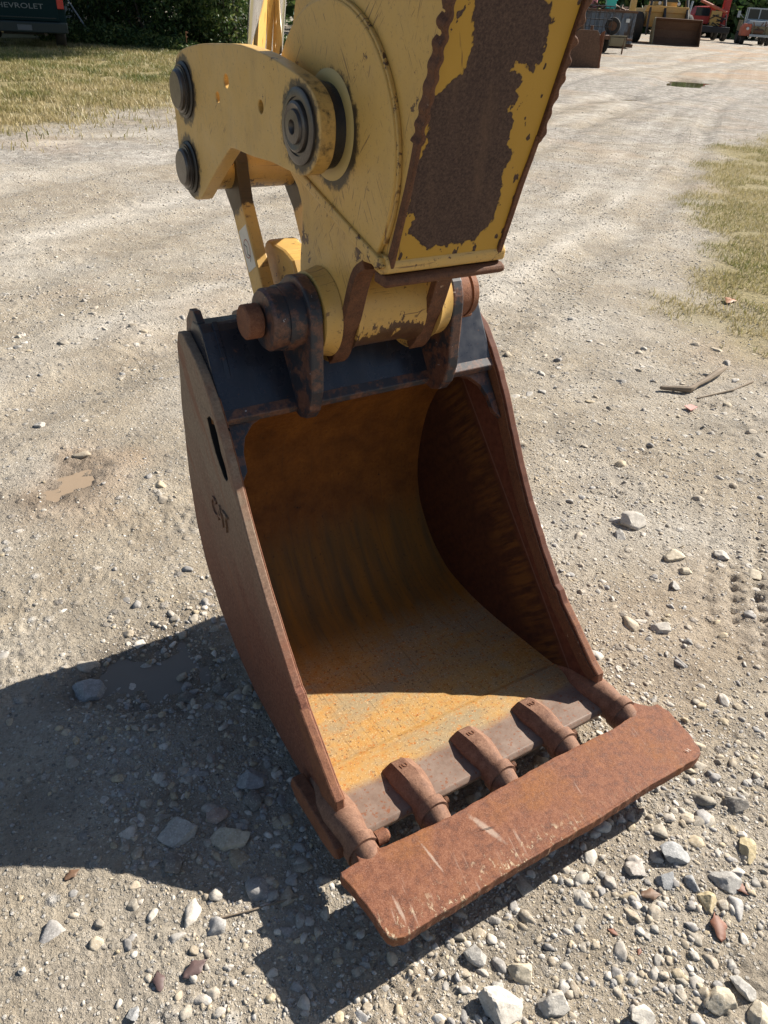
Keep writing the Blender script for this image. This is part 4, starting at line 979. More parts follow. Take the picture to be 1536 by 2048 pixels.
# lifting hook knuckle at the foot of the link
KN = [(-1.735, .86), (-1.770, .90), (-1.805, .955), (-1.815, 1.0)]+arc(-1.775, 1.008, .040, 180, 60, 6)+[(-1.70, 1.042), (-1.655, 1.030)]+[(-1.632, 1.0), (-1.625, .95), (-1.64, .86)]
plate('lifting_hook', KN, .795, .870, M['yellow_chipped'], EX, bev=.008)
ulathe('cross_tube', -1.690, .885, [(.682, .030), (.988, .030)], M['darkrust'], EX)
# ---- bucket cylinder
c0 = P(.835, -1.880, 1.360); ax = (P(.835, -1.880+.24, 2.36)-c0)
frustums('rod_eye', c0-Vector((.045, 0, 0)), (1, 0, 0), [(0, .052), (.004, .056), (.086, .056), (.09, .052)], M['yellow_chipped'], EX)
rod = frustums('cylinder_rod', c0, ax, [(.06, .040), (1.0, .040)], M['chrome'], EX, 64)
frustums('rod_collar', c0, ax, [(.040, .046), (.060, .046), (.083, .0445), (.084, .041)], M['steel'], EX, 48)
frustums('cylinder_barrel', c0, ax, [(.98, .05), (1.0, .062), (1.7, .062)], M['yellow'], EX, 48)

# ------------------------------------------------------------ background
RIGHT = Vector((math.cos(HD), -math.sin(HD), 0)); FWD = Vector((math.sin(HD), math.cos(HD), 0))
def gz(x, y): return float(base_h(np.array([x]), np.array([y]))[0])
def spot(x, y, rz=0.0, name='thing', dz=0.0):
    return empty(name, (x, y, gz(x, y)+dz), -HD+rz)
class MB:
    def __init__(s): s.v = []; s.f = []
    def box(s, x0, x1, y0, y1, z0, z1, rot=None, c=None):
        k = len(s.v); pts = [Vector((x, y, z)) for x in (x0, x1) for y in (y0, y1) for z in (z0, z1)]
        if rot: 
            c = Vector(c) if c else Vector(((x0+x1)/2, (y0+y1)/2, (z0+z1)/2)); pts = [c+rot@(p-c) for p in pts]
        s.v += pts; s.f += [tuple(k+i for i in q) for q in ((0, 1, 3, 2), (4, 6, 7, 5), (0, 4, 5, 1), (2, 3, 7, 6), (0, 2, 6, 4), (1, 5, 7, 3))]; return s
    def tube(s, a, b, r, n=10, r2=None):
        a = Vector(a); b = Vector(b); d = (b-a).normalized(); p = d.orthogonal().normalized(); q = d.cross(p); k = len(s.v)
        for c, rr in ((a, r), (b, r if r2 is None else r2)):
            for i in range(n): t = 2*math.pi*i/n; s.v.append(c+(p*math.cos(t)+q*math.sin(t))*rr)
        s.f += [(k+i, k+(i+1) % n, k+n+(i+1) % n, k+n+i) for i in range(n)]+[tuple(k+i for i in range(n)), tuple(k+n+i for i in range(n))]; return s
    def ring(s, c, axis, rings, n=28):
        axis = Vector(axis).normalized(); a = axis.orthogonal().normalized(); b = axis.cross(a); k = len(s.v)
        for t, r in rings:
            for i in range(n): q = 2*math.pi*i/n; s.v.append(Vector(c)+axis*t+(a*math.cos(q)+b*math.sin(q))*r)
        for j in range(len(rings)-1):
            for i in range(n): s.f.append((k+j*n+i, k+j*n+(i+1) % n, k+(j+1)*n+(i+1) % n, k+(j+1)*n+i))
        s.f += [tuple(k+i for i in range(n)), tuple(k+(len(rings)-1)*n+i for i in range(n))]; return s
    def prism(s, poly, y0, y1, ax='xz'):
        k = len(s.v); n = len(poly)
        for y in (y0, y1):
            for (a, b) in poly: s.v.append(Vector((a, y, b)) if ax == 'xz' else Vector((y, a, b)))
        s.f += [(k+i, k+(i+1) % n, k+n+(i+1) % n, k+n+i) for i in range(n)]+[tuple(k+i for i in range(n)), tuple(k+n+i for i in range(n))]; return s
    def build(s, name, mat, parent, bevel=0, autos=None): return mesh_obj(name, s.v, s.f, mat, parent, bevel=bevel, autos=autos)
def wheel(parent, c, r, wd, axis=(1, 0, 0), rim=None, name='wheel'):
    a = Vector(axis); h = wd/2
    t = MB().ring(c, a, [(-h*.8, r*.55), (-h, r*.62), (-h, r*.88), (-h*.75, r*.97), (-h*.2, r), (h*.2, r), (h*.75, r*.97), (h, r*.88), (h, r*.62), (h*.8, r*.55)], 36).build(name, M['tyre'], parent, autos=30)
    MB().ring(c, a, [(-h*.82, r*.54), (-h*.6, r*.50), (-h*.5, r*.2), (-h*.75, r*.15), (h*.75, r*.15), (h*.5, r*.2), (h*.6, r*.5), (h*.82, r*.54)], 24).build('rim', rim or M['steel'], t, autos=30)
    return t
M['green'] = plain('dark_green_car_paint', (.002, .017, .019), .6, 0, .15, 3, 0)
M['green'].node_tree.nodes['Principled BSDF'].inputs['Specular IOR Level'].default_value = .15
M['white'] = plain('white_paint', (.62, .62, .60), .45, 0, .12, 4, .05)
M['redlens'] = plain('red_lens', (.45, .02, .015), .2, 0, .1, 5, 0)
M['glass'] = plain('dark_glass', (.02, .025, .03), .06, 0, .1, 3, 0)
M['chromeb'] = plain('dull_bumper', (.008, .018, .018), .5, 0, .2, 8, 0)
M['bgyellow'] = yellow_mat('old_yellow_machine_paint', .9, .2, .8)
M['red'] = plain('faded_red_paint', (.38, .030, .022), .5, 0, .3, 3, .1)
M['orange'] = plain('orange_red_primer', (.48, .13, .07), .6, 0, .25, 3, .1)
M['armygrey'] = plain('pale_grey_cab_paint', (.36, .40, .42), .5, 0, .2, 3, .1)
M['olive'] = plain('olive_tan_paint', (.20, .17, .10), .6, 0, .3, 4, .1)
m = NM('blue_grey_skip_paint'); a = m.noise(1.6, 6, .7, m.mapping((1, 1, .35)))
c = m.mix(m.step(a, .50, .60), m.mix(m.noise(6, 4), (.10, .125, .16), (.17, .20, .24)), (.075, .050, .036)); M['skip'] = m.done(c, .7)

# green pickup, rear towards the camera
c_ = Vector((4.44, 23.95, 0))*.953; px = .0127
T = spot(*(c_+RIGHT*(-.99+65*px-.0)).xy, R(23), 'pickup_truck')
tagit(T, 'dark green pickup truck seen from behind, parked in the shade on the grass', 'pickup')
B0 = MB(); B0.prism([(-.95, .42), (.95, .42), (.97, .60), (.965, 1.10), (.93, 1.26), (-.93, 1.26), (-.965, 1.10), (-.97, .62)], .12, 2.2)
B0.box(-.94, .94, 2.2, 5.2, .5, 1.15); B0.prism([(2.25, 1.15), (2.4, 1.72), (3.5, 1.74), (4.1, 1.15)], -.86, .86, 'yz'); B0.build('body', M['green'], T, .03)
tg = MB().box(-.80, .80, .085, .13, .60, 1.24).build('tailgate', M['green'], T, .012)
MB().box(-.74, .74, .070, .087, .655, .675).build('trim_strip', M['chromeb'], tg)
def tmap(x, y, z): return Vector((x, .078-z, 1.045+y))
M['badge'] = plain('grey_lettering', (.16, .18, .18), .5)
text_mesh('tailgate_letters', 'CHEVROLET', .150, .004, M['badge'], tg, lambda x, y, z: Vector((x*1.42-.10, .080-z, .845+y)))
MB().box(-.10, .10, .06, .09, 1.06, 1.12).build('handle', M['black'], tg, .01)
MB().box(-.97, .97, -.06, .12, .36, .585).build('rear_bumper', M['chromeb'], T, .025)
MB().box(-.16, .16, -.066, -.061, .41, .52).build('number_plate', plain('number_plate_white', (.09, .10, .11), .5), T)
for sx in (-1, 1):
    MB().box(sx*.87-.075, sx*.87+.075, .07, .16, .86, 1.20).build('tail_light', M['redlens'], T, .01)
    wheel(T, (sx*.80, 1.15, .37), .37, .25); wheel(T, (sx*.80, 4.4, .37), .37, .25)
MB().box(-.5, .5, .5, 4.8, .30, .5).build('chassis', M['black'], T)
MB().tube((.45, .1, .33), (.45, 1.0, .36), .035).build('exhaust_pipe', M['steel'], T)
# white car beyond it
W_ = spot(*(Vector((6.35, 28.6, 0))+RIGHT*(-2.05)).xy, .15, 'white_car'); tagit(W_, 'white car mostly hidden behind the green pickup', 'car')
b = MB(); b.prism([(-2.2, .45), (-2.15, .95), (-1.5, 1.05), (-.9, 1.5), (.6, 1.5), (1.3, 1.02), (2.15, .86), (2.28, .62), (2.2, .32), (-2.1, .30)], 0, 1.7); b.build('body', M['white'], W_, .06)
MB().prism([(-1.35, 1.06), (-.85, 1.43), (.55, 1.43), (1.15, 1.04)], -.01, 1.71).build('side_window', M['glass'], W_)
MB().box(2.1, 2.34, .1, 1.6, .25, .42).build('front_bumper', M['black'], W_, .02)
for x_ in (-1.4, 1.45):
    for y_ in (.12, 1.58): wheel(W_, (x_, y_, .32), .32, .22, (0, 1, 0))

# leaves
def leaf_cloud(name, centers, n, size, mat, parent=None, seed=1, flat=.0):
    """centers: list of (x, y, z, rx, ry, rz, weight) blobs; small leaf faces spread through their volume"""
    rng = np.random.RandomState(seed); cs = np.array(centers, float); wt = cs[:, 6]/cs[:, 6].sum(); idx = rng.choice(len(cs), n, p=wt); c = cs[idx]
    d = rng.normal(size=(n, 3)); d /= np.linalg.norm(d, axis=1)[:, None]; rad = rng.uniform(.25, 1, n)**.45
    p = c[:, :3]+d*rad[:, None]*c[:, 3:6]*(1+.25*fbm(d[:, 0]*2.3+idx, d[:, 1]*2.3, d[:, 2]*2.3, 2, seed))[:, None]
    a = rng.normal(size=(n, 3)); a /= np.linalg.norm(a, axis=1)[:, None]; b = np.cross(a, rng.normal(size=(n, 3))); b /= np.linalg.norm(b, axis=1)[:, None]
    s_ = size*rng.uniform(.6, 1.4, n)[:, None]
    V = np.stack([p-a*s_, p+b*s_*.45, p+a*s_, p-b*s_*.45], 1).reshape(-1, 3); F = np.arange(4*n).reshape(-1, 4)
    me = bpy.data.meshes.new(name); me.vertices.add(len(V)); me.vertices.foreach_set('co', V.astype(np.float32).ravel())
    me.loops.add(4*n); me.loops.foreach_set('vertex_index', F.ravel().astype(np.int32)); me.polygons.add(n)
    me.polygons.foreach_set('loop_start', np.arange(0, 4*n, 4, dtype=np.int32)); me.polygons.foreach_set('loop_total', np.full(n, 4, dtype=np.int32)); me.update()
    t = np.repeat(rng.uniform(0, 1, n), 4); add_attr(me, 'tone', t)
    me.materials.append(mat); o = bpy.data.objects.new(name, me); link(o, parent); return o
def leaf_mat(name, cols, tr=.35):
    m = NM(name); c = m.ramp(m.attr('tone'), [(i/(len(cols)-1), q) for i, q in enumerate(cols)])
    m.done(c, .5, 0, .35)
    t = m.n('ShaderNodeBsdfTranslucent'); m.l(c, t.inputs[0]); mx = m.n('ShaderNodeMixShader'); mx.inputs[0].default_value = tr
    m.l(m.b.outputs[0], mx.inputs[1]); m.l(t.outputs[0], mx.inputs[2]); m.l(mx.outputs[0], m.t.nodes['Material Output'].inputs[0]); return m.m
M['leafd'] = leaf_mat('dark_leaves', [(.018, .040, .012), (.035, .070, .020), (.060, .105, .028), (.13, .17, .05)])
M['leafm'] = leaf_mat('mid_leaves', [(.030, .058, .016), (.050, .090, .024), (.085, .130, .035), (.20, .22, .07)])
M['bark'] = plain('bark', (.085, .065, .05), .9, 0, .35, 12, .6)
def trunk_mesh(name, h, r, parent, limbs, seed):
    rng = random.Random(seed); b = MB(); p = Vector((0, 0, -.2)); rr = r; q = p
    for k in range(6):
        q = p+Vector((rng.uniform(-.12, .12), rng.uniform(-.12, .12), (h+.2)/6)); b.tube(p, q, rr, 12, rr*.86); p = q; rr *= .86
        if k > 1:
            for _ in range(limbs):
                d = Vector((rng.uniform(-1, 1), rng.uniform(-1, 1), rng.uniform(.3, 1))).normalized()*h*.28; b.tube(p, p+d*.6, rr*.5, 7, rr*.3); b.tube(p+d*.6, p+d*1.1+Vector((0, 0, h*.05)), rr*.3, 6, rr*.12)
    return b.build(name, M['bark'], parent, autos=40)
def bush(x, y, w_, h, n, seed, lab, mat='leafd', size=.05):
    o = empty('bush', (x, y, gz(x, y)), 0); rng = random.Random(seed)
    blobs = [(rng.uniform(-w_, w_)*.6, rng.uniform(-w_, w_)*.5, h*rng.uniform(.15, .85), w_*rng.uniform(.3, .55), w_*rng.uniform(.3, .55), h*rng.uniform(.14, .3), 1) for _ in range(11)]
    leaf_cloud('foliage', blobs, n, size, M[mat], o, seed)
    b = MB()
    for k in range(6):
        a = Vector((rng.uniform(-.3, .3), rng.uniform(-.3, .3), -.05)); e = Vector((rng.uniform(-.7, .7)*w_, rng.uniform(-.6, .6)*w_, h*rng.uniform(.6, .9))); b.tube(a, e, .03, 6, .012)
    b.build('stem', M['bark'], o); tagit(o, lab, 'bush', 'bushes along the left back edge of the yard'); return o
def at(pxx, dist):      # point at a bearing given as pixels right of the camera axis, dist metres ahead
    return (FWD*dist+RIGHT*((pxx-768)/1538*dist*1.10)).xy
BU = [(215, 31.5, 1.5, 3.4, 'bush just right of the green pickup, behind leaning pipes', 'leafm'), (262, 27.6, 1.3, 3.6, 'dark bush second to the right of the pickup', 'leafd'),
      (290, 26.8, 1.6, 3.8, 'bush in the middle of the dark hedge row', 'leafm'), (350, 26.0, 1.6, 4.0, 'dark bush above the left end of the linkage plate', 'leafd'),
      (415, 26.4, 1.7, 4.0, 'bush behind the linkage plate, left of the chrome rod', 'leafd'), (478, 25.8, 1.6, 4.0, 'bush touching the left side of the chrome rod', 'leafm'),
      (20, 35.0, 2.4, 4.0, 'bush behind the cab of the green pickup', 'leafd'), (545, 29.0, 1.9, 4.2, 'bush seen through the gap right of the chrome rod', 'leafd')]
for i, (pxx, d, w__, h, lab, mt) in enumerate(BU):
    q = at(pxx, d); bush(q[0], q[1], w__, h, 7500, 40+i, lab, mt, .062)
# low undergrowth under the hedge
rng = np.random.RandomState(5); blobs = []
for k in range(150):
    q = at(rng.uniform(205, 620), rng.uniform(24.0, 28.5)); blobs.append((q[0], q[1], gz(*q)+.12, .55, .55, rng.uniform(.12, .5), 1))
ug = leaf_cloud('undergrowth', blobs, 42000, .05, M['leafm'], None, 77); tagit(ug, 'low weeds and ground cover under the dark hedge', 'undergrowth', kind='stuff')
# trees whose crowns stand above the frame and shade the hedge and the pickup
def tree(x, y, h, rad, seed, lab):
    o = empty('tree', (x, y, gz(x, y)), 0); rng = random.Random(seed); trunk_mesh('trunk', h*.62, .22, o, 2, seed)
    bl = [(rng.uniform(-1, 1)*rad*.7, rng.uniform(-1, 1)*rad*.7, h*rng.uniform(.48, .95), rad*rng.uniform(.3, .5), rad*rng.uniform(.3, .5), rad*rng.uniform(.22, .38), 1) for _ in range(16)]
    leaf_cloud('crown', bl, 7000, .15, M['leafd'], o, seed); tagit(o, lab, 'tree', 'trees behind the yard')
for i, (pxx, d, h, rad, lab) in enumerate([(700, 27.5, 10.5, 3.6, 'tree hidden behind the excavator stick, nearest of the row'), (640, 32, 11, 4.0, 'tree behind the stick, left of the nearest one'), (800, 31, 11, 4.0, 'tree behind the stick, right of the nearest one'),
                                      (330, 31, 9.5, 3.6, 'tree behind the middle of the hedge'), (120, 34, 10, 4.0, 'tree behind the pickup')]):
    q = at(pxx, d); tree(q[0], q[1], h, rad, 90+i, lab)
# far wood
rng = np.random.RandomState(11); blobs = []
for k in range(150):
    q = at(rng.uniform(-700, 2900), rng.uniform(96, 120)) if k % 3 else at(rng.uniform(-700, 700), rng.uniform(40, 56)); hh = rng.uniform(3, 11) if k % 3 else rng.uniform(2, 8)
    blobs.append((q[0], q[1], hh, 5.5, 5.5, 4.0, 1))
for k in range(60):
    q = at(rng.uniform(1000, 1900), rng.uniform(92, 98)); blobs.append((q[0], q[1], 2.5, 3.5, 3.5, 2.6, 1))
wd = leaf_cloud('far_wood', blobs, 60000, .5, M['leafd'], None, 33); tagit(wd, 'dark green wood closing the far side of the yard', 'wood', kind='stuff')

# pipes leaning in the hedge
pf = empty('pipe_frame', (*at(190, 25.4), gz(*at(190, 25.4))), -HD); tagit(pf, 'dark upright pipe frame standing against the hedge beside the pickup', 'frame')
for (a, b) in (((-.08, 0, 0), (-.02, 0, 2.2)), ((.06, .1, .5), (.10, .1, 2.2)), ((-.02, 0, .55), (.55, .1, .58)), ((.30, .05, .9), (.08, .05, 2.0))): MB().tube(a, b, .028).build('pipe', M['black'], pf)
lp = mesh_obj('metal_pipe', [], [], M['steel']); bpy.data.objects.remove(lp)
mb = MB(); q = at(250, 25.0); z = gz(*q); r_ = RIGHT
mb.tube(Vector((q[0], q[1], z+.30))+r_*.18, Vector((q[0], q[1], z+1.9))-r_*.85, .022)
tagit(mb.build('metal_pipe', plain('grey_pipe', (.30, .32, .34), .5, .2), None), 'thin light grey pipe leaning diagonally in the dark hedge', 'pipe')
# bluish tarp heap in the gap between chrome rod and stick
q = at(572, 20.5); tv = []; tf = []; n = 18
for i in range(n):
    for j in range(n):
        x = (i/(n-1)-.5)*1.0; y = (j/(n-1)-.5)*1.0; e = max(0, 1-(x*x+y*y)*3.6)
        tv.append((q[0]+x, q[1]+y, gz(*q)-.02+.42*e**.6+.07*float(fbm(np.array([x*5]), np.array([y*5]), 0, 2, 8)[0])*e))
for i in range(n-1):
    for j in range(n-1): tf.append((i*n+j, i*n+j+1, (i+1)*n+j+1, (i+1)*n+j))
tagit(mesh_obj('tarp', tv, tf, plain('blue_grey_tarp', (.30, .38, .46), .35, 0, .3, 8, .3), smooth=True), 'crumpled blue grey tarp on the ground behind the chrome rod', 'tarp')

# spare excavator bucket
def wv(px_, m_): return px_*m_
S2 = spot(19.93, 20.35, R(8), 'spare_bucket'); tagit(S2, 'rusty spare digging bucket standing on the gravel in front of the blue skip', 'bucket')
pr = [(-.42, .05), (-.46, .35), (-.40, .75), (-.25, .98), (-.05, 1.04)]; prs = smooth_poly(pr, 4)
V = []; F = []
M['bigrust'] = rust_mat('brown_rusty_sheet', (.05, .028, .020), (.10, .058, .042), (.16, .10, .075), 0, .25)
b = MB(); b.prism([(-.55, 0), (-.52, .55), (-.36, .96), (-.30, 1.0), (.28, 1.0), (.36, .92), (.50, .30), (.56, .02), (.40, -.02), (-.45, -.02)], 0, .04); b.build('back_sheet', M['bigrust'], S2, .01)
MB().prism([(-.02, -.02), (.75, -.02), (.78, .25), (.6, .6), (.2, .95), (.0, 1.0)], -.55, -.50, 'yz').build('side_sheet', M['rust'], S2, .01)
MB().prism([(-.02, -.02), (.75, -.02), (.78, .25), (.6, .6), (.2, .95), (.0, 1.0)], .48, .53, 'yz').build('side_sheet', M['rust'], S2, .01)
MB().box(-.50, .52, .04, .75, -.03, .0).build('bottom_sheet', M['bigrust'], S2, .0)
for x_ in (-.18, .12): MB().prism([(0, .9), (.1, 1.12), (.25, 1.12), (.35, .85)], x_, x_+.04, 'yz').build('ear', M['bigrust'], S2, .01)
# blue-grey skip with junk on top
S3 = spot(34.29, 33.64, R(-4), 'skip'); tagit(S3, 'blue grey rust streaked skip with ribbed sides, heaped with scrap', 'skip')
b = MB(); b.box(-2.6, 1.35, 0, .08, .25, 1.9); b.box(-2.6, -2.52, .08, 2.2, .25, 1.9); b.box(1.27, 1.35, .08, 2.2, .25, 1.9); b.box(-2.5, 1.27, 2.12, 2.2, .25, 1.9); b.box(-2.52, 1.27, .08, 2.12, .25, .33); b.build('body', M['skip'], S3)
b = MB()
for k in range(7): x = -2.5+k*.62; b.box(x, x+.14, -.09, -.002, .27, 1.84)
b.build('ribs', M['skip'], S3, .01)
MB().box(-2.66, 1.41, -.12, .10, 1.84, 1.96).build('rim', M['bigrust'], S3, .02)
MB().box(-2.5, 1.5, .1, 2.0, .06, .25).build('skid', M['bigrust'], S3, .02)
MB().box(.85, 1.05, -.16, -.09, 1.35, 1.55).build('sign_patch', M['white'], S3)
def heap(name, c, ex, n, mat, lab, cat, seed, parentrot=0):
    rng = random.Random(seed); b = MB()
    for k in range(n):
        x, y, z = (c[i]+rng.uniform(-ex[i], ex[i]) for i in range(3)); s_ = rng.uniform(.08, .26)
        b.box(x-s_, x+s_, y-s_*.7, y+s_*.7, z-.02, z+.03, Matrix.Rotation(rng.uniform(-.7, .7), 3, 'X')@Matrix.Rotation(rng.uniform(-.6, .6), 3, 'Y')@Matrix.Rotation(rng.uniform(0, 3), 3, 'Z'))
    o = b.build(name, mat, None, .005); o.location = S3.location; o.rotation_euler = S3.rotation_euler; tagit(o, lab, cat); return o
heap('scrap_sheets', (-1.7, .9, 2.0), (.75, .6, .14), 46, M['white'], 'white and pale scrap sheets heaped on the left end of the skip', 'scrap', 4)
heap('scrap_metal', (-.2, .9, 1.98), (1.1, .6, .20), 40, M['bigrust'], 'rusty scrap metal lying on the skip behind the pale sheets', 'scrap', 5)
o = MB().box(-.30, .22, .3, .8, 2.0, 2.45).box(-.34, .26, .26, .84, 2.40, 2.47).build('plastic_crate', plain('turquoise_plastic', (.05, .55, .48), .4, 0, .1), None, .02); o.location = S3.location; o.rotation_euler = S3.rotation_euler; tagit(o, 'turquoise plastic box on top of the skip', 'box')
o = MB().ring((-.95, .6, 2.0), (0, 0, 1), [(0, .17), (.3, .18), (.6, .17), (.62, .15)], 20).build('plastic_drum', plain('dusty_pink_plastic', (.45, .16, .18), .5, 0, .1), None, autos=30); o.location = S3.location; o.rotation_euler = S3.rotation_euler; tagit(o, 'dusty pink drum standing on the skip', 'drum')
for o_ in [S3]+[o for o in COL.objects if o.parent is None and o.get('category') in ('scrap', 'box', 'drum')]: o_.scale = (.93, .93, .84)
# utility trailer with mesh cage
S4 = spot(28.93, 28.17, R(6), 'utility_trailer'); tagit(S4, 'black utility trailer with wire mesh sides in front of the skip', 'trailer')
MB().box(-1.4, .75, 0, 1.6, .52, .66).box(.75, 1.2, .6, 1.0, .50, .58).build('deck', M['bigrust'], S4, .01)
b = MB(); 
for z in (.72, .98, 1.24, 1.5, 1.72): b.tube((-1.4, .02, z), (-.05, .02, z), .02)
for k in range(8): x = -1.38+k*.19; b.tube((x, .02, .66), (x, .02, 1.74), .013)
b.build('mesh_side', M['black'], S4)
b = MB(); b.box(-.02, .72, .0, .05, .30, .70); b.box(.02, .68, -.03, -.002, .36, .62); b.build('tail_board', M['olive'], S4, .01)
wheel(S4, (.10, 1.0, .32), .32, .2); wheel(S4, (-1.2, 1.0, .32), .32, .2)
MB().tube((.62, 0, .0), (.62, 0, .6), .035).build('jack_leg', M['bigrust'], S4)

wheel(S4, (.10, .3, 1.02), .33, .2, (.35, 1, 0), M['bigrust'], 'loose_wheel')  # loose wheel leaning on the deck, not fixed to the trailer
# yellow wheel loader, bucket lowered towards the camera
S5 = spot(45.23, 38.43, R(-3), 'wheel_loader'); tagit(S5, 'yellow wheel loader with a wide dark bucket lowered on the ground', 'loader')
bk = MB().prism([(.0, .02), (.0, .08), (.75, .14), (1.02, .5), (1.05, 1.0), (.85, 1.55), (.55, 1.74), (.60, 1.78), (.92, 1.62), (1.12, 1.02), (1.10, .45), (.8, .05)], -1.42, 1.45, 'yz').build('bucket', M['bigrust'], S5, .01)
for x_ in (-1.46, 1.43): MB().prism([(.0, .02), (.02, .2), (.50, 1.72), (.60, 1.78), (.92, 1.62), (1.12, 1.02), (1.10, .45), (.8, .03)], x_, x_+.05, 'yz').build('side_sheet', M['olive'] if x_ < 0 else M['bigrust'], bk, .005)
for x_ in (-.75, .65): MB().prism([(1.05, .8), (1.3, 1.3), (2.4, 2.5), (2.7, 2.4), (1.5, .9), (1.2, .5)], x_, x_+.14, 'yz').build('lift_arm', M['black'], S5, .02)
MB().tube((-1.75, 1.0, .5), (-1.55, 2.2, 2.3), .07).build('hose', M['steel'], S5)
for x_ in (-2.15, .95): 
    wheel(S5, (x_, 2.4, .85), .85, .55, rim=M['bgyellow']); wheel(S5, (x_, 5.3, .85), .85, .55, rim=M['bgyellow'])
MB().box(-1.7, .7, 2.0, 6.4, .9, 1.9).build('chassis', M['bgyellow'], S5, .05)
MB().prism([(-1.9, 1.7), (.9, 1.7), (.8, 2.05), (-1.8, 2.05)], 1.9, 2.9).build('mudguard', M['bgyellow'], S5, .03)
MB().box(-3.1, -2.75, .6, .95, .55, 3.4).box(-3.1, -.9, .7, .9, 3.0, 3.25).build('hoist_post', M['bgyellow'], S5, .03)
cb = MB().box(-1.2, .3, 3.2, 4.8, 1.9, 2.3).box(-1.3, .4, 3.1, 4.9, 3.5, 3.62).build('cab', M['bgyellow'], S5, .03)
b = MB(); [b.box(x, x+.1, y, y+.1, 2.3, 3.5) for x in (-1.2, .2) for y in (3.2, 4.7)]; b.build('cab_frame', M['black'], cb)
MB().box(-1.08, .18, 3.24, 3.27, 2.32, 3.48).build('windscreen', M['glass'], cb)
for x_ in (-1.1, .1): MB().ring((x_, 1.95, 2.2), (0, -1, 0), [(0, .09), (.08, .1), (.1, .06)], 14).build('headlight', M['white'], S5)
# red tractor crane
S6 = spot(63.34, 50.26, 0, 'red_forklift'); tagit(S6, 'red truck mounted lifting machine with black chassis beyond the loader', 'truck')
MB().box(-1.6, 1.7, .2, 5, .7, 1.25).build('chassis', M['black'], S6, .05)
for x_ in (-1.35, 1.45):
    for y_ in (.9, 3.8): wheel(S6, (x_, y_, .55), .55, .42)
MB().prism([(-1.9, 1.4), (-1.9, 2.1), (-1.3, 2.9), (.2, 3.0), (.35, 1.4)], 1.2, 3.4).build('cab', M['red'], S6, .08)
MB().box(-1.7, -.3, 1.15, 1.19, 2.1, 2.8).build('windscreen', M['glass'], S6)
MB().box(.9, 1.5, 1.0, 1.6, 1.2, 4.4).build('mast', M['red'], S6, .05)
MB().tube((-1.5, .9, 3.4), (1.2, .9, 2.5), .14).build('boom', M['orange'], S6)
MB().box(-.2, .8, .8, 1.4, 1.3, 2.6).build('engine_box', M['bgyellow'], S6, .05)
MB().tube((-2.4, 1.2, 1.2), (-2.1, 1.6, 3.3), .10).build('exhaust_pipe', M['armygrey'], S6)
b = MB(); rng_ = random.Random(3)
a = Vector((0, .7, 1.4))
for k in range(16): e2 = Vector((rng_.uniform(-.4, 1.6), rng_.uniform(.5, 1.0), rng_.uniform(1.1, 2.4))); b.tube(a, e2, .05); a = e2
b.build('hydraulic_hoses', M['black'], S6)
S6.scale = (.85, .85, .82); bk.scale = (1, 1, .81)
# old military style truck
S7 = spot(60.6, 43.9, R(-14), 'old_truck'); S7.scale = (.84, .84, .80); tagit(S7, 'old six wheel truck with pale grey cab and orange red mudguard at the far right', 'truck')
MB().prism([(-1.0, 1.35), (-1.0, 1.75), (-.85, 2.0), (.85, 2.0), (1.0, 1.75), (1.0, 1.35)], .2, 2.2).build('bonnet', M['armygrey'], S7, .08)
cbn = MB().box(-1.05, 1.05, 2.2, 3.9, 1.2, 2.15).build('cab', M['armygrey'], S7, .05)
b = MB()
for (x0, x1) in ((-1.05, -.95), (-.05, .05), (.95, 1.05)): b.box(x0, x1, 2.2, 2.3, 2.15, 2.95)
b.box(-1.05, 1.05, 2.2, 3.9, 2.95, 3.05); b.box(-1.05, -.95, 3.8, 3.9, 2.15, 2.95); b.box(.95, 1.05, 3.8, 3.9, 2.15, 2.95); b.build('window_frame', M['armygrey'], cbn, .02)
MB().box(-.94, .94, 2.24, 2.26, 2.16, 2.94).build('windscreen', M['glass'], cbn)
MB().prism([(-1.45, .75), (-1.45, 1.45), (-1.25, 1.75), (-.62, 1.75), (-.58, .75)], .1, 1.9).build('mudguard', M['orange'], S7, .06)
MB().prism([(1.35, .85), (1.35, 1.4), (1.2, 1.6), (.6, 1.6), (.58, .85)], .1, 1.9).build('mudguard', M['olive'], S7, .06)
MB().box(-.55, .55, .0, .25, .75, 1.6).build('radiator_guard', M['olive'], S7, .03)
MB().box(-.7, 1.35, -.35, -.1, .72, .92).build('front_bumper', M['armygrey'], S7, .03)
b = MB(); b.tube((-.4, -.05, 1.15), (.4, -.05, 1.15), .2); 
for k in range(12): a = Vector((rng_.uniform(-.5, .6), -.1, rng_.uniform(1.0, 1.7))); b.tube(a, a+Vector((rng_.uniform(-.3, .3), 0, rng_.uniform(-.2, .3))), .05)
b.build('winch', M['bigrust'], S7)
for x_ in (-1.1, 1.1):
    for y_ in (1.0, 4.8, 6.0): wheel(S7, (x_, y_, .55), .55, .36)
for x_ in (-.95, .95): MB().ring((x_, .05, 1.35), (0, -1, 0), [(0, .12), (.1, .13), (.12, .08)], 16).build('headlight', M['white'], S7)
MB().box(-1.2, 1.2, 4.1, 7.2, 1.1, 1.25).box(-1.2, -1.1, 4.1, 7.2, 1.25, 2.0).box(1.1, 1.2, 4.1, 7.2, 1.25, 2.0).build('load_bed', M['olive'], S7, .02)
MB().tube((-1.35, 2.1, 2.2), (-1.75, 1.9, 2.5), .03).box(-1.95, -1.7, 1.85, 1.92, 2.2, 2.75).build('wing_mirror', M['armygrey'], S7)

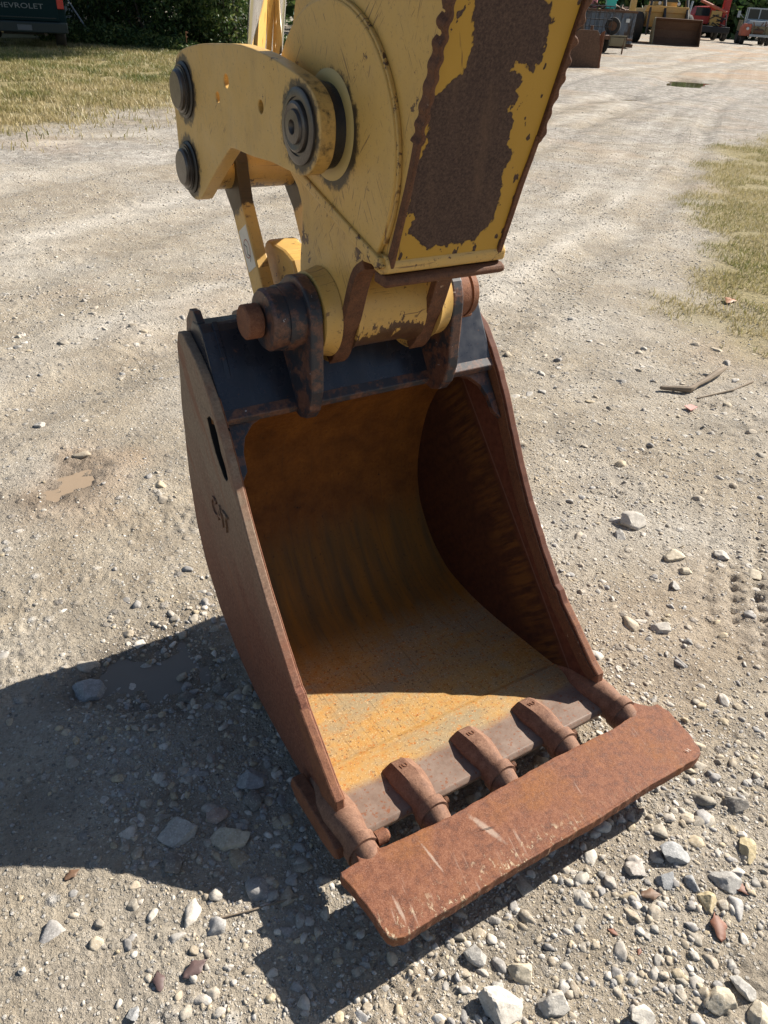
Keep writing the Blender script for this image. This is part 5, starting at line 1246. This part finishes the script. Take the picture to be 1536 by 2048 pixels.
# ------------------------------------------------------------ grass blades
def blades(name, n, sampler, h0, h1, wd_, seed, cols, lab):
    rng = np.random.RandomState(seed); P_ = sampler(rng, n); n = len(P_); z = height(P_[:, 0], P_[:, 1])
    h = rng.uniform(h0, h1, n); a = rng.uniform(0, 2*np.pi, n); bend = rng.uniform(.2, 1.1, n)*h; ba = rng.uniform(0, 2*np.pi, n)
    dx, dy = np.cos(a)*wd_*rng.uniform(.6, 1.4, n), np.sin(a)*wd_*rng.uniform(.6, 1.4, n)
    base = np.stack([P_[:, 0], P_[:, 1], z-.003], -1); D = np.stack([dx, dy, 0*dx], -1); up = np.stack([np.cos(ba)*bend, np.sin(ba)*bend, h], -1)
    mid = base+up*np.array([.35, .35, .62])
    V = np.stack([base-D, base+D, mid+D*.7, mid-D*.7, base+up], 1).reshape(-1, 3); k = np.arange(n)*5
    F = np.stack([k, k+1, k+2, k+3], -1); F2 = np.stack([k+3, k+2, k+4], -1)
    me = bpy.data.meshes.new(name); me.vertices.add(len(V)); me.vertices.foreach_set('co', V.astype(np.float32).ravel())
    lp_ = np.concatenate([F.ravel(), F2.ravel()]).astype(np.int32); me.loops.add(len(lp_)); me.loops.foreach_set('vertex_index', lp_); me.polygons.add(2*n)
    me.polygons.foreach_set('loop_start', np.concatenate([np.arange(n)*4, 4*n+np.arange(n)*3]).astype(np.int32)); me.polygons.foreach_set('loop_total', np.concatenate([np.full(n, 4), np.full(n, 3)]).astype(np.int32)); me.update()
    dry = np.clip(.45+.7*fbm(P_[:, 0]*1.7, P_[:, 1]*1.1, 0, 3, 44)+.35*sstep(19, 11, P_[:, 1])+rng.normal(0, .25, n), 0, 1); add_attr(me, 'tone', np.repeat(dry, 5))
    me.materials.append(leaf_mat(name+'_blades', cols, .3)); o = bpy.data.objects.new(name, me); COL.objects.link(o); tagit(o, lab, 'grass', kind='stuff')
def samp(polyfun, r0, r1, t0, t1, pw):
    def f(rng, n):
        out = []; tot = 0
        while tot < n:
            r = (r0**pw+(r1**pw-r0**pw)*rng.uniform(0, 1, n*3))**(1/pw); t = HD+np.radians(rng.uniform(t0, t1, n*3)); x = r*np.sin(t); y = r*np.cos(t)
            k = (polyfun(x, y) > rng.uniform(.04, 1, len(x))) & (fbm(x*3, y*3, 0, 2, 99) > -.25); out.append(np.stack([x[k], y[k]], -1)); tot += k.sum()
        return np.concatenate(out)[:n]
    return f
gl = lambda x, y: .12*sstep(-2.6, -.6, polydist(x, y, GRASS_L)+1.5*fbm(x*1.3, y*1.3, 0, 3, 22))+.88*sstep(-.9, .8, polydist(x, y, GRASS_L)+1.1*fbm(x*.8, y*.8, 0, 3, 21))
grr = lambda x, y: sstep(-.25, .35, polydist(x, y, GRASS_R)+.45*fbm(x*1.6, y*1.6, 0, 3, 23))
GC = [(.11, .14, .035), (.22, .21, .075), (.34, .285, .13), (.46, .38, .21)]
blades('grass', 90000, samp(gl, 6.5, 27, -34, 6, 1.0), .03, .10, .0055, 3, GC, 'long dry green and straw coloured grass at the back left')
blades('grass_patch', 60000, samp(grr, 3.8, 16, 8, 34, 1.2), .012, .045, .0024, 4, [(.11, .14, .035), (.19, .20, .06), (.30, .26, .11), (.44, .37, .20)], 'short dry grass patch at the right edge')
